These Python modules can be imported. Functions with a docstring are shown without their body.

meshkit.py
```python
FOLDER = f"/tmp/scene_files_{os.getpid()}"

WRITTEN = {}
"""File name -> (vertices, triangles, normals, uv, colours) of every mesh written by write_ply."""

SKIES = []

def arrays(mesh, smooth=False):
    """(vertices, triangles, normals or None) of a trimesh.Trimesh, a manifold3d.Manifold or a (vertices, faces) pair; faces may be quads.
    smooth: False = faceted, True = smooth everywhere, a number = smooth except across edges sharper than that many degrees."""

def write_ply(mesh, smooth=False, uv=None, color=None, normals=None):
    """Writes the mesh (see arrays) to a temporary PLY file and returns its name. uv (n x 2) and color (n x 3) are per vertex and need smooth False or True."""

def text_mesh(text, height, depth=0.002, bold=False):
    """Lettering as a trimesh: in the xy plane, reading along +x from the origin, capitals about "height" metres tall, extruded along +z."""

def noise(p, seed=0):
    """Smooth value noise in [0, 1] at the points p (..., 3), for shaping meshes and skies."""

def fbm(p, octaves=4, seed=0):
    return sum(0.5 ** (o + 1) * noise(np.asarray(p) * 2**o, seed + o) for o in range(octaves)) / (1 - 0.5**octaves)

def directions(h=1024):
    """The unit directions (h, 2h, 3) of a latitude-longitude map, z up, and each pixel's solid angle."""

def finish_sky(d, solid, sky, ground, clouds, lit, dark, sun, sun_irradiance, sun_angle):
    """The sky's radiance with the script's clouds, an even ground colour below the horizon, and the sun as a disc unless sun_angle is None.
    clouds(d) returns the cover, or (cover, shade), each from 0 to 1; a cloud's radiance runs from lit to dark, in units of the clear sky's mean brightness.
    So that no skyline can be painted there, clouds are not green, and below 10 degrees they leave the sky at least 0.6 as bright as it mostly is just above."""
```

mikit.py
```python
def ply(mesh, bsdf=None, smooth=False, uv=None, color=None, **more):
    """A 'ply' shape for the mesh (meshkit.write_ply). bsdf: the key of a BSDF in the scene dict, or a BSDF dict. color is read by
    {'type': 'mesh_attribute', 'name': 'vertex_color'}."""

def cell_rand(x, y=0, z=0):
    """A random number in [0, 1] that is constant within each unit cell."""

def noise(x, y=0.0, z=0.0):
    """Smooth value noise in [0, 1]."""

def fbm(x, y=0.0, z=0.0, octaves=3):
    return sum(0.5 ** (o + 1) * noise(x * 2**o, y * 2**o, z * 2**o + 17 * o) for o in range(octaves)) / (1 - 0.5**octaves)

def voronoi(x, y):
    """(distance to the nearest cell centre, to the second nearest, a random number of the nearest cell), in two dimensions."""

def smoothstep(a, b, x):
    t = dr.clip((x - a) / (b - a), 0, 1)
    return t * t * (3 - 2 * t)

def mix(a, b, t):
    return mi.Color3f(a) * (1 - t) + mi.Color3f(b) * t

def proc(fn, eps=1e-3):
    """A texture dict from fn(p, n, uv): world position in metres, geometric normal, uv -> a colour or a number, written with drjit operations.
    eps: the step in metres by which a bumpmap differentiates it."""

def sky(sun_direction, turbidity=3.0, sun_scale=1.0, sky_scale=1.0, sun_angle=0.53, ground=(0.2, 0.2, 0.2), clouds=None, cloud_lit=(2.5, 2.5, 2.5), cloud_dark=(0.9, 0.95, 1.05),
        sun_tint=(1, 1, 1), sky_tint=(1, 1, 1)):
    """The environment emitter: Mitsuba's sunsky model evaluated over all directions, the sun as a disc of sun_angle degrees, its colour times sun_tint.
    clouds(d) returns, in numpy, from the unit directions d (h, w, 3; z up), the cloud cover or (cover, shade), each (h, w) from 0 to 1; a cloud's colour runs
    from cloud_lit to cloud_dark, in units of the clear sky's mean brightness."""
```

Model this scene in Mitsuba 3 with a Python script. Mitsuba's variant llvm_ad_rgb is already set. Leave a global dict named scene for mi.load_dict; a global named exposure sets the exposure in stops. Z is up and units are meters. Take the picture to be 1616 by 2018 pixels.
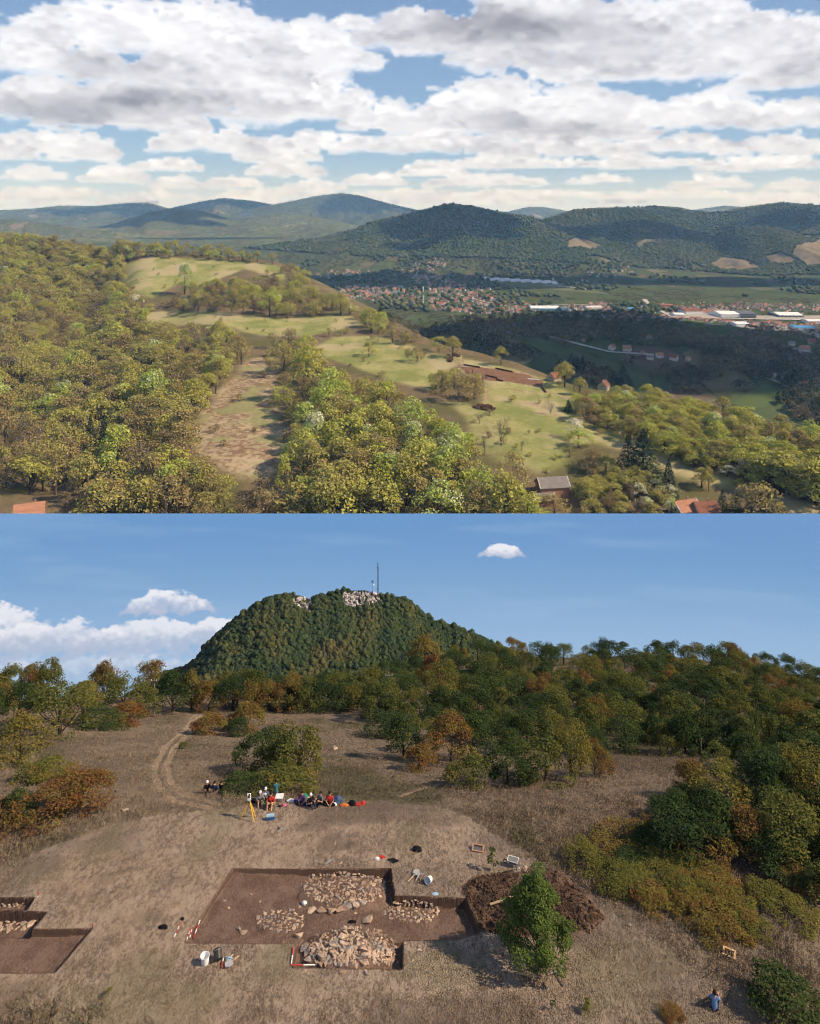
import math, random, numpy as np, trimesh, mitsuba as mi, mikit, meshkit, drjit as dr
import manifold3d as m3d
T = mi.ScalarTransform4f
scene, labels = {}, {}
# ------------------------------------------------------------------ camera, sky, exposure
exposure = 1.5
F, HX, HY = 1500.0, 808.0, 430.0            # focal length, centre column and horizon row, in pixels of a 1616 x 2018 frame
scene['camera'] = {'type': 'perspective', 'fov': 2 * math.degrees(math.atan(808 / F)), 'fov_axis': 'x', 'principal_point_offset_y': 0.5 - HY / 2018,
                   'near_clip': 1.0, 'far_clip': 40000.0, 'to_world': T().look_at([0, 0, 0], [0, 1, 0], [0, 0, 1]), 'medium': {'type': 'ref', 'id': 'air'}}
SUN = np.array([0.732, -0.16, 0.66]); SUN /= np.linalg.norm(SUN)

def sstep(a, b, x):
    t = np.clip((x - a) / (b - a), 0, 1)
    return t * t * (3 - 2 * t)

CLOUDS = [  # column and row of the base, width, height, greyness: the cumulus in view
    (1230, 130, 620, 130, 0.15), (1000, 92, 560, 100, 0.15), (1490, 150, 330, 120, 0.15), (1560, 172, 200, 70, 0.15), (880, 108, 180, 70, 0.07), (700, 60, 90, 30, 0.00), (1180, 160, 330, 60, 0.10),
    (330, 110, 560, 110, 0.07), (620, 140, 200, 90, 0.00), (110, 150, 260, 90, 0.15), (430, 170, 330, 90, 0.15), (150, 235, 360, 95, 0.15), (420, 228, 380, 105, 0.15), (590, 240, 230, 110, 0.10), (650, 238, 160, 70, 0.07), (250, 252, 330, 60, 0.15),
    (1030, 262, 470, 118, 0.15), (1010, 255, 300, 60, 0.15), (1415, 258, 140, 92, 0.15), (1570, 250, 140, 60, 0.14), (1315, 250, 150, 50, 0.10), (780, 256, 200, 60, 0.10), (1130, 275, 330, 40, 0.15),
    (110, 315, 220, 66, 0.08), (420, 303, 230, 60, 0.14), (545, 316, 160, 46, 0.07), (640, 296, 150, 40, 0.07), (830, 303, 330, 52, 0.15), (1090, 308, 260, 40, 0.15), (1320, 300, 260, 36, 0.15), (1520, 305, 240, 40, 0.14),
    (330, 333, 130, 26, 0.03), (980, 333, 330, 30, 0.14), (1250, 332, 300, 28, 0.14), (1500, 335, 260, 30, 0.14), (560, 345, 140, 34, 0.07), (850, 345, 130, 26, 0.03),
    (70, 355, 110, 32, 0.07), (225, 360, 130, 38, 0.07), (345, 370, 90, 28, 0.07), (460, 368, 110, 24, 0.07), (740, 364, 120, 22, 0.07), (620, 372, 120, 20, 0.07), (960, 366, 240, 26, 0.10), (1180, 362, 130, 18, 0.07), (1400, 370, 160, 24, 0.07), (1570, 372, 130, 20, 0.07),
    (100, 385, 200, 18, 0.07), (320, 392, 160, 14, 0.07), (560, 388, 260, 18, 0.07), (800, 388, 240, 16, 0.07), (1050, 390, 300, 20, 0.07), (1330, 390, 300, 18, 0.07), (1560, 392, 200, 14, 0.07)]

def clouds(d):
    """Cumulus built up from overlapping puffs, far low ones first: (cover, shade) per direction of the sky."""
    r = np.random.default_rng(12)
    h, w = d.shape[:2]
    el = np.pi / 2 - (np.arange(h) + .5) / (2 * h) * np.pi
    d0 = np.arctan2(d[0, :, 0], d[0, :, 1])                         # azimuth of each column, right of the view positive
    order = np.argsort(d0); az = d0[order]
    step = 2 * np.pi / w
    cover, shade = np.zeros((h, w)), np.zeros((h, w))
    A, E_ = np.meshgrid(az, el)
    s = 1 / (E_ + .07)                                              # finer billows towards the horizon
    def nz(f, k, o=4):
        return meshkit.fbm(np.stack([np.cos(A) * f * 2.2, np.sin(A) * f * 2.2, E_ * f * 3.2 + k], -1), o, seed=k) - .5
    fine, mid, low = nz(46, 3, 3), nz(20, 5, 4), nz(7, 9, 3)
    warp = np.where(E_ < .11, fine * .55 + mid * .45, mid * .6 + low * .35 + fine * .25)
    items = []
    for x, row, cw, ch, g in CLOUDS:
        a = math.atan((x - HX) / F); c = math.cos(a)
        items.append((a, math.atan((HY - row) / F * c), cw / F * c * c, ch / F * c, g))
    for e0, n, cw, ch in ((.018, 60, .11, .013), (.034, 44, .10, .02), (.055, 34, .13, .03), (.08, 28, .17, .04), (.11, 22, .22, .06), (.16, 12, .26, .07), (.235, 9, .28, .07), (.32, 6, .32, .08), (.46, 5, .36, .09), (.65, 4, .4, .10), (.95, 2, .5, .12)):
        for a in np.linspace(-np.pi, np.pi, n, endpoint=False):
            a = a + r.uniform(-.5, .5) * 2 * np.pi / n; e = e0 * r.uniform(.9, 1.12); g = r.uniform(0, .45); q = cw * r.uniform(.5, 1.3)
            if abs(a) < .56 and e0 < .28 and e0 > .03: continue
            items.append((a, e, q, ch * r.uniform(.7, 1.3), g))
    for a, e, cw, ch, g in sorted(items, key=lambda t: t[1]):
        i0, i1 = np.searchsorted(-el, -(e + ch * 1.7)), np.searchsorted(-el, -(e - ch * .5))
        j0, j1 = int((a - cw * .75 + np.pi) / step), int((a + cw * .75 + np.pi) / step)
        cols = np.arange(j0, j1 + 1) % w
        if i1 <= i0 + 1 or len(cols) < 2: continue
        aa = (np.arange(j0, j1 + 1) + .5) * step - np.pi - a; ee = el[i0:i1] - e
        X, Y = np.meshgrid(aa, ee)
        wp = warp[i0:i1][:, cols]; fi = fine[i0:i1][:, cols]; lo = low[i0:i1][:, cols]; mi_ = mid[i0:i1][:, cols]
        C, S = np.zeros(X.shape), np.zeros(X.shape)
        n = int(10 + 9 * cw / ch)
        px = r.uniform(-.5, .5, n); top = np.sqrt(np.maximum(1 - (2 * px) ** 2, .02)) * r.uniform(.55, 1.0, n)
        py = top * r.uniform(.15, .85, n)
        for k in np.argsort(-py):
            rad = ch * (.20 + .20 * r.random()) * (.75 + .5 * (1 - abs(2 * px[k])))
            u, v = (X - px[k] * cw) / (rad * 1.5), (Y - py[k] * ch) / rad
            dist = np.sqrt(u * u + v * v) + wp * 1.8 + fi * .35
            al = sstep(1.14, .72, dist)
            lit = .80 - .40 * v - .10 * u + .55 * fi + .45 * mi_
            C2 = al
            S = S * (1 - C2) + np.clip(lit, -.2, 1) * C2
            C = C * (1 - C2) + C2
        base = sstep(-.10, .10, Y / ch + .5 * lo + .35 * mi_)
        C = C * base
        t = np.clip(Y / ch, 0, 1.2)
        under = np.clip(.68 - 1.25 * t + .9 * lo + .3 * mi_, 0, 1)             # the grey underside
        sh = np.clip(-.03 + .60 * (1 - np.clip(S, 0, 1)) + .62 * under * (.55 + g) + g * .75 * np.clip(1.0 - .5 * t + lo * 1.4, 0, 1), 0, 1)
        sh = sh * sstep(.1, .9, C)
        cv, sd = cover[i0:i1][:, cols], shade[i0:i1][:, cols]
        shade[i0:i1, cols] = sd * (1 - C) + sh * C
        cover[i0:i1, cols] = cv * (1 - C) + C
    with np.errstate(all='ignore'):
        PX, PY = HX + F * np.tan(np.clip(A, -1.3, 1.3)), HY - F * np.tan(E_) / np.maximum(np.cos(A), .2)
    PX, PY = PX + 190 * low + 70 * mid, PY + 90 * low + 45 * mid
    for x, y, sx, sy, k in ((240, 205, 230, 36, .62), (270, 120, 130, 30, .40), (1000, 52, 250, 42, .72), (1180, 125, 200, 26, .34), (1560, 142, 80, 26, .5), (1420, 245, 75, 16, .45), (1120, 262, 170, 15, .45), (1010, 240, 110, 20, .35), (640, 225, 70, 14, .35), (110, 235, 130, 18, .4), (850, 290, 140, 12, .3), (560, 120, 90, 40, .2)):
        shade = np.maximum(shade, 0) + k * np.exp(-((PX - x) / sx) ** 2 - ((PY - y) / sy) ** 2) * (np.abs(A) < .7) * sstep(.3, .9, cover) * (1 - .6 * np.clip(shade, 0, 1))
    veil = .5 * np.exp(-(E_ / .045) ** 2) + .04                     # thin bright vapour, mostly low over the horizon
    cover = np.clip(cover, 0, 1)
    tot = cover + veil * (1 - cover)
    shade = shade * cover / np.maximum(tot, 1e-6)
    back = np.empty(w, int); back[order] = np.arange(w)
    return np.clip(tot, 0, 1)[:, back], np.clip(shade, 0, 1)[:, back]

scene['sky_light'] = mikit.sky(SUN.tolist(), turbidity=3, sun_scale=1.5, sky_scale=1.15, sky_tint=(.94, 1.0, 1.06), clouds=clouds, cloud_lit=(4.3, 4.36, 4.55), cloud_dark=(1.08, 1.08, 1.30))
HAZE = 3.6e-5
scene['air'] = {'type': 'homogeneous', 'albedo': {'type': 'rgb', 'value': [.93, .95, .97]}, 'sigma_t': {'type': 'rgb', 'value': [HAZE * .52, HAZE * .98, HAZE * 1.8]}}
scene['haze'] = {'type': 'cube', 'to_world': T().translate([0, 7000, 20]).scale([11000, 7100, 480]), 'bsdf': {'type': 'null'}, 'interior': {'type': 'ref', 'id': 'air'}}
labels['haze'] = {'label': 'thin blue air between the camera and the far mountains', 'kind': 'stuff'}

# ------------------------------------------------------------------ helpers
def P(x, row, Y):
    return np.array([(x - HX) / F * Y, Y, -(row - HY) / F * Y])

def numbered(name):
    if name not in labels and name not in scene:
        return name
    k = 1
    while f'{name}_{k:03d}' in labels or f'{name}_{k:03d}' in scene:
        k += 1
    return f'{name}_{k:03d}'

_count = {}
def key_for(name):
    n = _count.get(name, 0)
    _count[name] = n + 1
    return name if n == 0 else f'{name}_{n:03d}'

def tag(key, label=None, cat=None, group=None, kind=None):
    e = {}
    if label: e['label'] = label
    if cat: e['category'] = cat
    if group: e['group'] = group
    if kind: e['kind'] = kind
    labels[key] = e
    return key

def rgb(c):
    return {'type': 'rgb', 'value': list(c)}

def mat(name, c, rough=None, two=True):
    if rough is None:
        b = {'type': 'diffuse', 'reflectance': rgb(c)}
    else:
        b = {'type': 'principled', 'base_color': rgb(c), 'roughness': rough, 'specular': .35}
    scene[name] = {'type': 'twosided', 'bsdf': b} if two else b
    return name

def pmat(name, fn, eps=.01, bump=None, bump_scale=None):
    b = {'type': 'diffuse', 'reflectance': mikit.proc(fn)}
    if bump is not None:
        b = {'type': 'bumpmap', 'arbitrary': mikit.proc(bump, eps=eps), 'bsdf': b, 'scale': bump_scale}
    scene[name] = {'type': 'twosided', 'bsdf': b}
    return name

def fit(pts, x):
    pts = np.array(pts, float)
    return np.interp(x, pts[:, 0], pts[:, 1])

def fb(X, Y, s, octv=4, seed=0):
    return meshkit.fbm(np.stack([np.asarray(X) / s, np.asarray(Y) / s, np.zeros_like(np.asarray(X, float)) + seed * .37], -1), octv, seed=seed) - .5

def inside(poly, x, y):
    """Even-odd test of points against a polygon."""
    p = np.array(poly, float); x = np.asarray(x, float); y = np.asarray(y, float)
    r = np.zeros(x.shape, bool)
    for (x0, y0), (x1, y1) in zip(p, np.roll(p, -1, 0)):
        c = ((y0 > y) != (y1 > y)) & (x < (x1 - x0) * (y - y0) / (y1 - y0 + 1e-12) + x0)
        r ^= c
    return r

def dist_poly(poly, x, y):
    """Signed distance (negative inside) to a polygon."""
    p = np.array(poly, float); d = np.full(np.shape(x), 1e9)
    for a, b in zip(p, np.roll(p, -1, 0)):
        ab = b - a; L = max((ab ** 2).sum(), 1e-12)
        t = np.clip(((x - a[0]) * ab[0] + (y - a[1]) * ab[1]) / L, 0, 1)
        d = np.minimum(d, np.hypot(x - a[0] - t * ab[0], y - a[1] - t * ab[1]))
    return np.where(inside(poly, x, y), -d, d)

def dist_line(line, x, y):
    p = np.array(line, float); d = np.full(np.shape(x), 1e9)
    for a, b in zip(p[:-1], p[1:]):
        ab = b - a; L = max((ab ** 2).sum(), 1e-12)
        t = np.clip(((x - a[0]) * ab[0] + (y - a[1]) * ab[1]) / L, 0, 1)
        d = np.minimum(d, np.hypot(x - a[0] - t * ab[0], y - a[1] - t * ab[1]))
    return d

def grid_faces(n, m):
    i, j = np.meshgrid(np.arange(n - 1), np.arange(m - 1), indexing='ij')
    a = i * m + j
    return np.stack([a, a + 1, a + m + 1, a + m], -1).reshape(-1, 4)

def ray_hit(zfun, x, row, Ys):
    """Where the sight line through a pixel of the frame first meets the terrain: (X, Y, Z) arrays."""
    x, row = np.atleast_1d(np.asarray(x, float)), np.atleast_1d(np.asarray(row, float))
    phi, s = (x - HX) / F, (row - HY) / F
    Ys = Ys[::max(1, len(Ys) // 230)]
    out = np.full(len(x), np.nan)
    for c in range(0, len(x), 2000):
        ph, ss = phi[c:c + 2000], s[c:c + 2000]
        g = zfun(ph[:, None] * Ys[None], np.broadcast_to(Ys[None], (len(ph), len(Ys)))) + ss[:, None] * Ys[None]
        hit = g >= 0
        k = np.maximum(hit.argmax(1), 1); ok = hit.any(1) & ~hit[:, 0]
        lo, hi = Ys[k - 1].copy(), Ys[k].copy()
        for _ in range(9):
            m = (lo + hi) / 2
            up = zfun(ph * m, m) + ss * m >= 0
            hi = np.where(up, m, hi); lo = np.where(up, lo, m)
        out[c:c + 2000] = np.where(ok, hi, np.nan)
    X = phi * out
    return X, out, zfun(X, np.nan_to_num(out, nan=500.0))

# ------------------------------------------------------------------ terrain of the dig hill (near, lower)
_ty = np.linspace(8, 460, 9041)
_sl = .19 + .33 * sstep(31.6, 34.4, _ty)
_tz = np.concatenate([[0], np.cumsum((_sl[1:] + _sl[:-1]) / 2 * np.diff(_ty))])
_tz = -23.5 - (_tz - np.interp(24, _ty, _tz))
MOUNT = [(-200, 1520), (200, 1400), (300, 1334), (365, 1316), (385, 1301), (410, 1268), (440, 1241), (470, 1216), (500, 1196), (530, 1178), (560, 1172), (590, 1173), (612, 1182), (640, 1174), (680, 1164), (720, 1163), (745, 1171), (760, 1177), (800, 1181), (815, 1190), (835, 1211), (850, 1223), (880, 1231), (910, 1241), (940, 1252), (970, 1267), (1000, 1282), (1040, 1300), (1100, 1330), (1300, 1400), (1700, 1520)]

def z_dig(X, Y):
    X = np.asarray(X, float); Y = np.asarray(Y, float)
    z = np.interp(Y, _ty, _tz)
    yc = fit([(-30, 72), (-10, 76), (4, 118), (12, 142), (50, 142), (75, 138)], X)
    over = Y - yc
    z = z - .55 * np.where(over > 0, over ** 2 / (np.abs(over) + 6), 0) - .32 * np.maximum(X - 52, 0)
    far = np.clip((Y - 36) / 40, 0, 1)
    z = z + far * (1.1 * fb(X, Y, 14, 3, 3)) + .10 * fb(X, Y, 5, 2, 4)
    # left lip of the plateau falls away a little, as does the right flank
    z = z - .10 * np.maximum(-X - 13.5, 0) * sstep(40, 30, Y) - .16 * np.maximum(X - 12 - .55 * (Y - 24), 0) * sstep(44, 34, Y)
    return z

def z_mount(X, Y):
    X = np.asarray(X, float); Y = np.asarray(Y, float)
    px = HX + F * X / 338.0
    top = -(fit(MOUNT, px) - HY) / F * 338.0
    base = -(fit([(0, 1470), (250, 1420), (350, 1356), (1050, 1356), (1250, 1440), (1600, 1500)], HX + F * X / 292.0) - HY) / F * 292.0
    t = (Y - 292) / 46.0
    g = np.clip(t, 0, 1) ** .85
    z = np.where(top > base, base + (top - base) * g, top)
    z = np.where(t < 0, z + .7 * (Y - 292), z)
    z = np.where(t > 1, z - 1.1 * (Y - 338), z)
    rid = np.abs(fb(X, Y * .25, 17, 3, 8)) * 2
    return z - 9.5 * rid * np.clip(t, 0, 1) * np.clip(1 - t, 0, 1) * 4

def z_low(X, Y):
    return np.maximum(z_dig(X, Y), z_mount(X, Y))

YL = np.concatenate([np.linspace(14, 36, 900), np.geomspace(36.03, 150, 1100)])
def low_at(x, row):
    return ray_hit(z_dig, x, row, YL)

def gpoly(pts):
    X, Y, _ = low_at([p[0] for p in pts], [p[1] for p in pts])
    return np.stack([X, Y], 1)

# zones of the near ground, laid out from points on the ground
PIT = gpoly([(460, 1713), (768, 1713), (776, 1766), (915, 1772), (942, 1838), (900, 1850), (792, 1852), (791, 1908), (577, 1905), (587, 1858), (368, 1856)])
SUB = gpoly([(600, 1846), (792, 1846), (791, 1908), (577, 1905), (582, 1870)])
LEFT_A = gpoly([(-60, 1772), (66, 1770), (52, 1792), (-60, 1794)])
LEFT_B = gpoly([(-60, 1800), (90, 1799), (58, 1836), (-60, 1838)])
LEFT_C = gpoly([(54, 1833), (178, 1832), (108, 1915), (-60, 1917), (-60, 1840)])
SPOIL = gpoly([(908, 1750), (935, 1724), (1040, 1712), (1100, 1714), (1150, 1758), (1196, 1808), (1165, 1842), (1100, 1838), (1010, 1850), (942, 1832)])
MOWN = np.concatenate([gpoly([(1470, 2010), (1440, 1955), (1385, 1908), (1310, 1865), (1235, 1822), (1150, 1752), (1070, 1700), (985, 1648), (915, 1606), (850, 1588), (760, 1580), (640, 1580), (520, 1584), (420, 1594), (340, 1604), (250, 1622), (150, 1652), (60, 1688), (-40, 1720), (-300, 1790)]), [[-17, 14], [17, 14]]])
MOUNDS = []
for _x, _r, _w, _h, _k in ((678, 1752, 92, 38, .22), (552, 1815, 48, 24, .14), (808, 1797, 58, 24, .12), (688, 1866, 98, 40, .34)):
    (_a, _b, _c), (_d, _e, _f) = (low_at([_x, _x + _w, _x], [_r, _r, _r - _h])[i] for i in (0, 1))
    MOUNDS.append((_a, _d, _b - _a, abs(_f - _d), _k))
TRACKS = [gpoly([(390, 1402), (368, 1436), (326, 1472), (306, 1510), (312, 1550), (345, 1580), (420, 1594)]), gpoly([(397, 1410), (378, 1440), (346, 1472), (330, 1505), (336, 1540), (366, 1568), (430, 1586)]),
          gpoly([(790, 1570), (830, 1555), (870, 1545)])]

def dig_height(X, Y):
    """The near ground with the trenches cut into it and the spoil heaped on it, and its zones (soil, grass)."""
    z = z_dig(X, Y)
    soil, mown = np.zeros_like(z), np.zeros_like(z)
    near = Y < 40
    x, y = X[near], Y[near]
    jit = .05 * fb(x, y, .5, 3, 11)
    zz, so = z[near], soil[near]
    d = dist_poly(PIT, x, y) + jit
    depth = .07 + .17 * sstep(24.4, 28.2, y) * (.45 + .55 * sstep(-6.2, -3.5, x)) + .14 * sstep(-1.8, -.4, x)
    zz = zz - depth * sstep(.035, -.035, d) + .03 * fb(x, y, .4, 4, 12) * (d < 0)
    so = np.maximum(so, sstep(.13, .03, d))
    d2 = dist_poly(SUB, x, y) + jit
    zz = zz - .11 * sstep(.03, -.04, d2)
    for q, dep in ((LEFT_A, .24), (LEFT_B, .36), (LEFT_C, .20)):
        dq = dist_poly(q, x, y) + jit
        zz = zz - dep * sstep(.03, -.03, dq)
        so = np.maximum(so, sstep(.13, .03, dq))
    for cx, cy, rx, ry, hh in MOUNDS:
        q = ((x - cx) / rx) ** 2 + ((y - cy) / ry) ** 2
        zz = zz + hh * np.clip(1 - q, 0, 1) ** .8
    ds = dist_poly(SPOIL, x, y) + .25 * fb(x, y, 1.5, 3, 13)
    hump = np.clip(-ds / 1.3, 0, 1) ** .7
    zz = zz + hump * (.24 + .30 * sstep(4.6, 7.2, x) + .7 * fb(x, y, 1.3, 3, 14)) + (ds < 0) * (.30 * fb(x, y, .4, 3, 15))
    so = np.maximum(so, 2 * sstep(.12, -.12, ds))
    z[near], soil[near] = zz, so
    dm = dist_poly(MOWN, x, y) + .5 * fb(x, y, 1.2, 3, 16)
    mn = sstep(.25, -.25, dm)
    mown[near] = mn
    tr = np.full_like(z, 9.0)
    band = (Y > 30) & (Y < 70)
    for q in TRACKS:
        tr[band] = np.minimum(tr[band], dist_line(q, X[band], Y[band]))
    tr = tr + .22 * fb(X, Y, 1.0, 3, 17)
    mown = np.where(Y < 66, np.maximum(mown, 2 * sstep(.24, .04, tr) * (mown < .5)), mown)
    z = z + .10 * (1 - np.clip(mown, 0, 1)) * (fb(X, Y, .5, 3, 18) + .3) * (soil < .1)
    return z, soil, mown

rowsA = np.concatenate([np.arange(2120, 1560, -1.7), np.arange(1560, 1290, -2.5)])
YA = []
for r in rowsA:
    YA.append(r)
_, YA, _ = ray_hit(lambda X, Y: np.interp(Y, _ty, _tz), np.full(len(rowsA), HX), rowsA, np.concatenate([np.linspace(13, 36, 900), np.geomspace(36.03, 170, 900)]))
YA = np.concatenate([[12.0, 14.5], YA[np.isfinite(YA)], [146, 155, 170, 190, 215]])
YA = np.unique(np.round(YA, 5))
PHA = np.concatenate([np.linspace(-1.0, -.58, 40)[:-1], np.linspace(-.58, .58, 760), np.linspace(.58, 1.0, 40)[1:]])
gy, gp = np.meshgrid(YA, PHA, indexing='ij')
gX = gp * gy
gz, gsoil, gmown = dig_height(gX, gy)
V = np.stack([gX, gy, gz], -1).reshape(-1, 3)
Q = grid_faces(len(YA), len(PHA))
UV = np.stack([gsoil, gmown], -1).reshape(-1, 2)
dug = (UV[Q, 0].mean(1) > .5)

def lin(r, g, b):
    c = np.array([r, g, b]) / 255.0
    return tuple(float(v) for v in np.where(c < .04045, c / 12.92, ((c + .055) / 1.055) ** 2.4))

def ground_color(p, n, uv):
    a = mikit.fbm(p.x * .9, p.y * .9, 0, 4)
    b = mikit.fbm(p.x * 9, p.y * 4, 3, 3)
    c = mikit.noise(p.x * 34, p.y * 16, 5)
    straw = mikit.mix((.126, .093, .075), (.330, .255, .200), mikit.smoothstep(.30, .70, a * .36 + b * .40 + c * .34))
    straw = mikit.mix(straw, (.105, .085, .072), .55 * mikit.smoothstep(.42, .75, mikit.fbm(p.x * .16 + 2, p.y * .3, 6, 3) + .012 * p.x))
    straw = mikit.mix(straw, (.115, .085, .068), .6 * mikit.smoothstep(.55, .70, mikit.fbm(p.x * .33 + 7, p.y * .5, 1, 4)))
    straw = mikit.mix(straw, (.15, .135, .085), .45 * mikit.smoothstep(.58, .75, mikit.fbm(p.x * .5, p.y * .5 + 9, 2, 4)))
    e = mikit.fbm(p.x * .35, p.y * .35, 8, 4)
    mead = mikit.mix((.088, .068, .052), (.205, .158, .118), mikit.smoothstep(.25, .75, e * .5 + b * .3 + c * .25))
    mead = mikit.mix(mead, (.055, .058, .03), .55 * mikit.smoothstep(.55, .72, mikit.fbm(p.x * .22 + 3, p.y * .22, 4, 4)))
    path = mikit.mix((.19, .135, .088), (.29, .22, .15), b)
    m = mikit.smoothstep(.3, .7, uv.y + .5 * (b - .5))
    col = mikit.mix(mead, straw, m)
    col = mikit.mix(col, path, mikit.smoothstep(1.2, 1.7, uv.y + .5 * (b - .5)))
    s1 = mikit.fbm(p.x * 2.2, p.y * 2.2, 1, 4)
    earth = mikit.mix((.108, .069, .053), (.180, .122, .096), mikit.smoothstep(.25, .75, s1 * .6 + c * .4))
    dark = mikit.mix((.045, .029, .021), (.125, .083, .063), mikit.smoothstep(.3, .75, s1 * .45 + c * .3 + mikit.noise(p.x * 12, p.y * 12, 2) * .3))
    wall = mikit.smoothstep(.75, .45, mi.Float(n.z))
    earth = mikit.mix(earth, (.078, .052, .041), wall)               # darker soil tone on the steep cut faces
    col = mikit.mix(col, earth, mikit.smoothstep(.35, .65, uv.x + .25 * (c - .5)))
    return mikit.mix(col, dark, mikit.smoothstep(1.2, 1.7, uv.x + .3 * (c - .5)))

def ground_relief(p, n, uv):
    return mikit.fbm(p.x * 11, p.y * 6, 0, 3) * .6 + mikit.noise(p.x * 45, p.y * 20, 1) * .5
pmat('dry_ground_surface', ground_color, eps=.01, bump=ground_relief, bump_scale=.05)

def split_sheet(name, faces, kind='structure', **kw):
    used, inv = np.unique(faces, return_inverse=True)
    scene[name] = mikit.ply((V[used], inv.reshape(faces.shape)), 'dry_ground_surface', smooth=True, uv=UV[used])
    tag(name, kind=kind, **kw)
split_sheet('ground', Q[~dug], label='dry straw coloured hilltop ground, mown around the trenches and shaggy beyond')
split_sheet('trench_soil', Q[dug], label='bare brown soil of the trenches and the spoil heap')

# the wooded mountain with the mast, behind the dig hill
YB = np.concatenate([np.linspace(150, 286, 40), np.linspace(288, 345, 90), np.linspace(347, 398, 30)])
PHB = np.linspace(-.75, .75, 420)
by, bp = np.meshgrid(YB, PHB, indexing='ij')
bz = z_low(bp * by, by) - .6 * sstep(215, 150, by) * 8
def hill_color(p, n, uv):
    return mikit.mix((.018, .026, .012), (.055, .058, .024), mikit.fbm(p.x * .3, p.y * .3, p.z * .3, 3))
pmat('mountain_floor', hill_color)
scene['mountain'] = mikit.ply((np.stack([bp * by, by, bz], -1).reshape(-1, 3), grid_faces(len(YB), len(PHB))), 'mountain_floor', smooth=True)
tag('mountain', label='steep wooded mountain with pale cliffs behind the dig', kind='structure')

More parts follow.
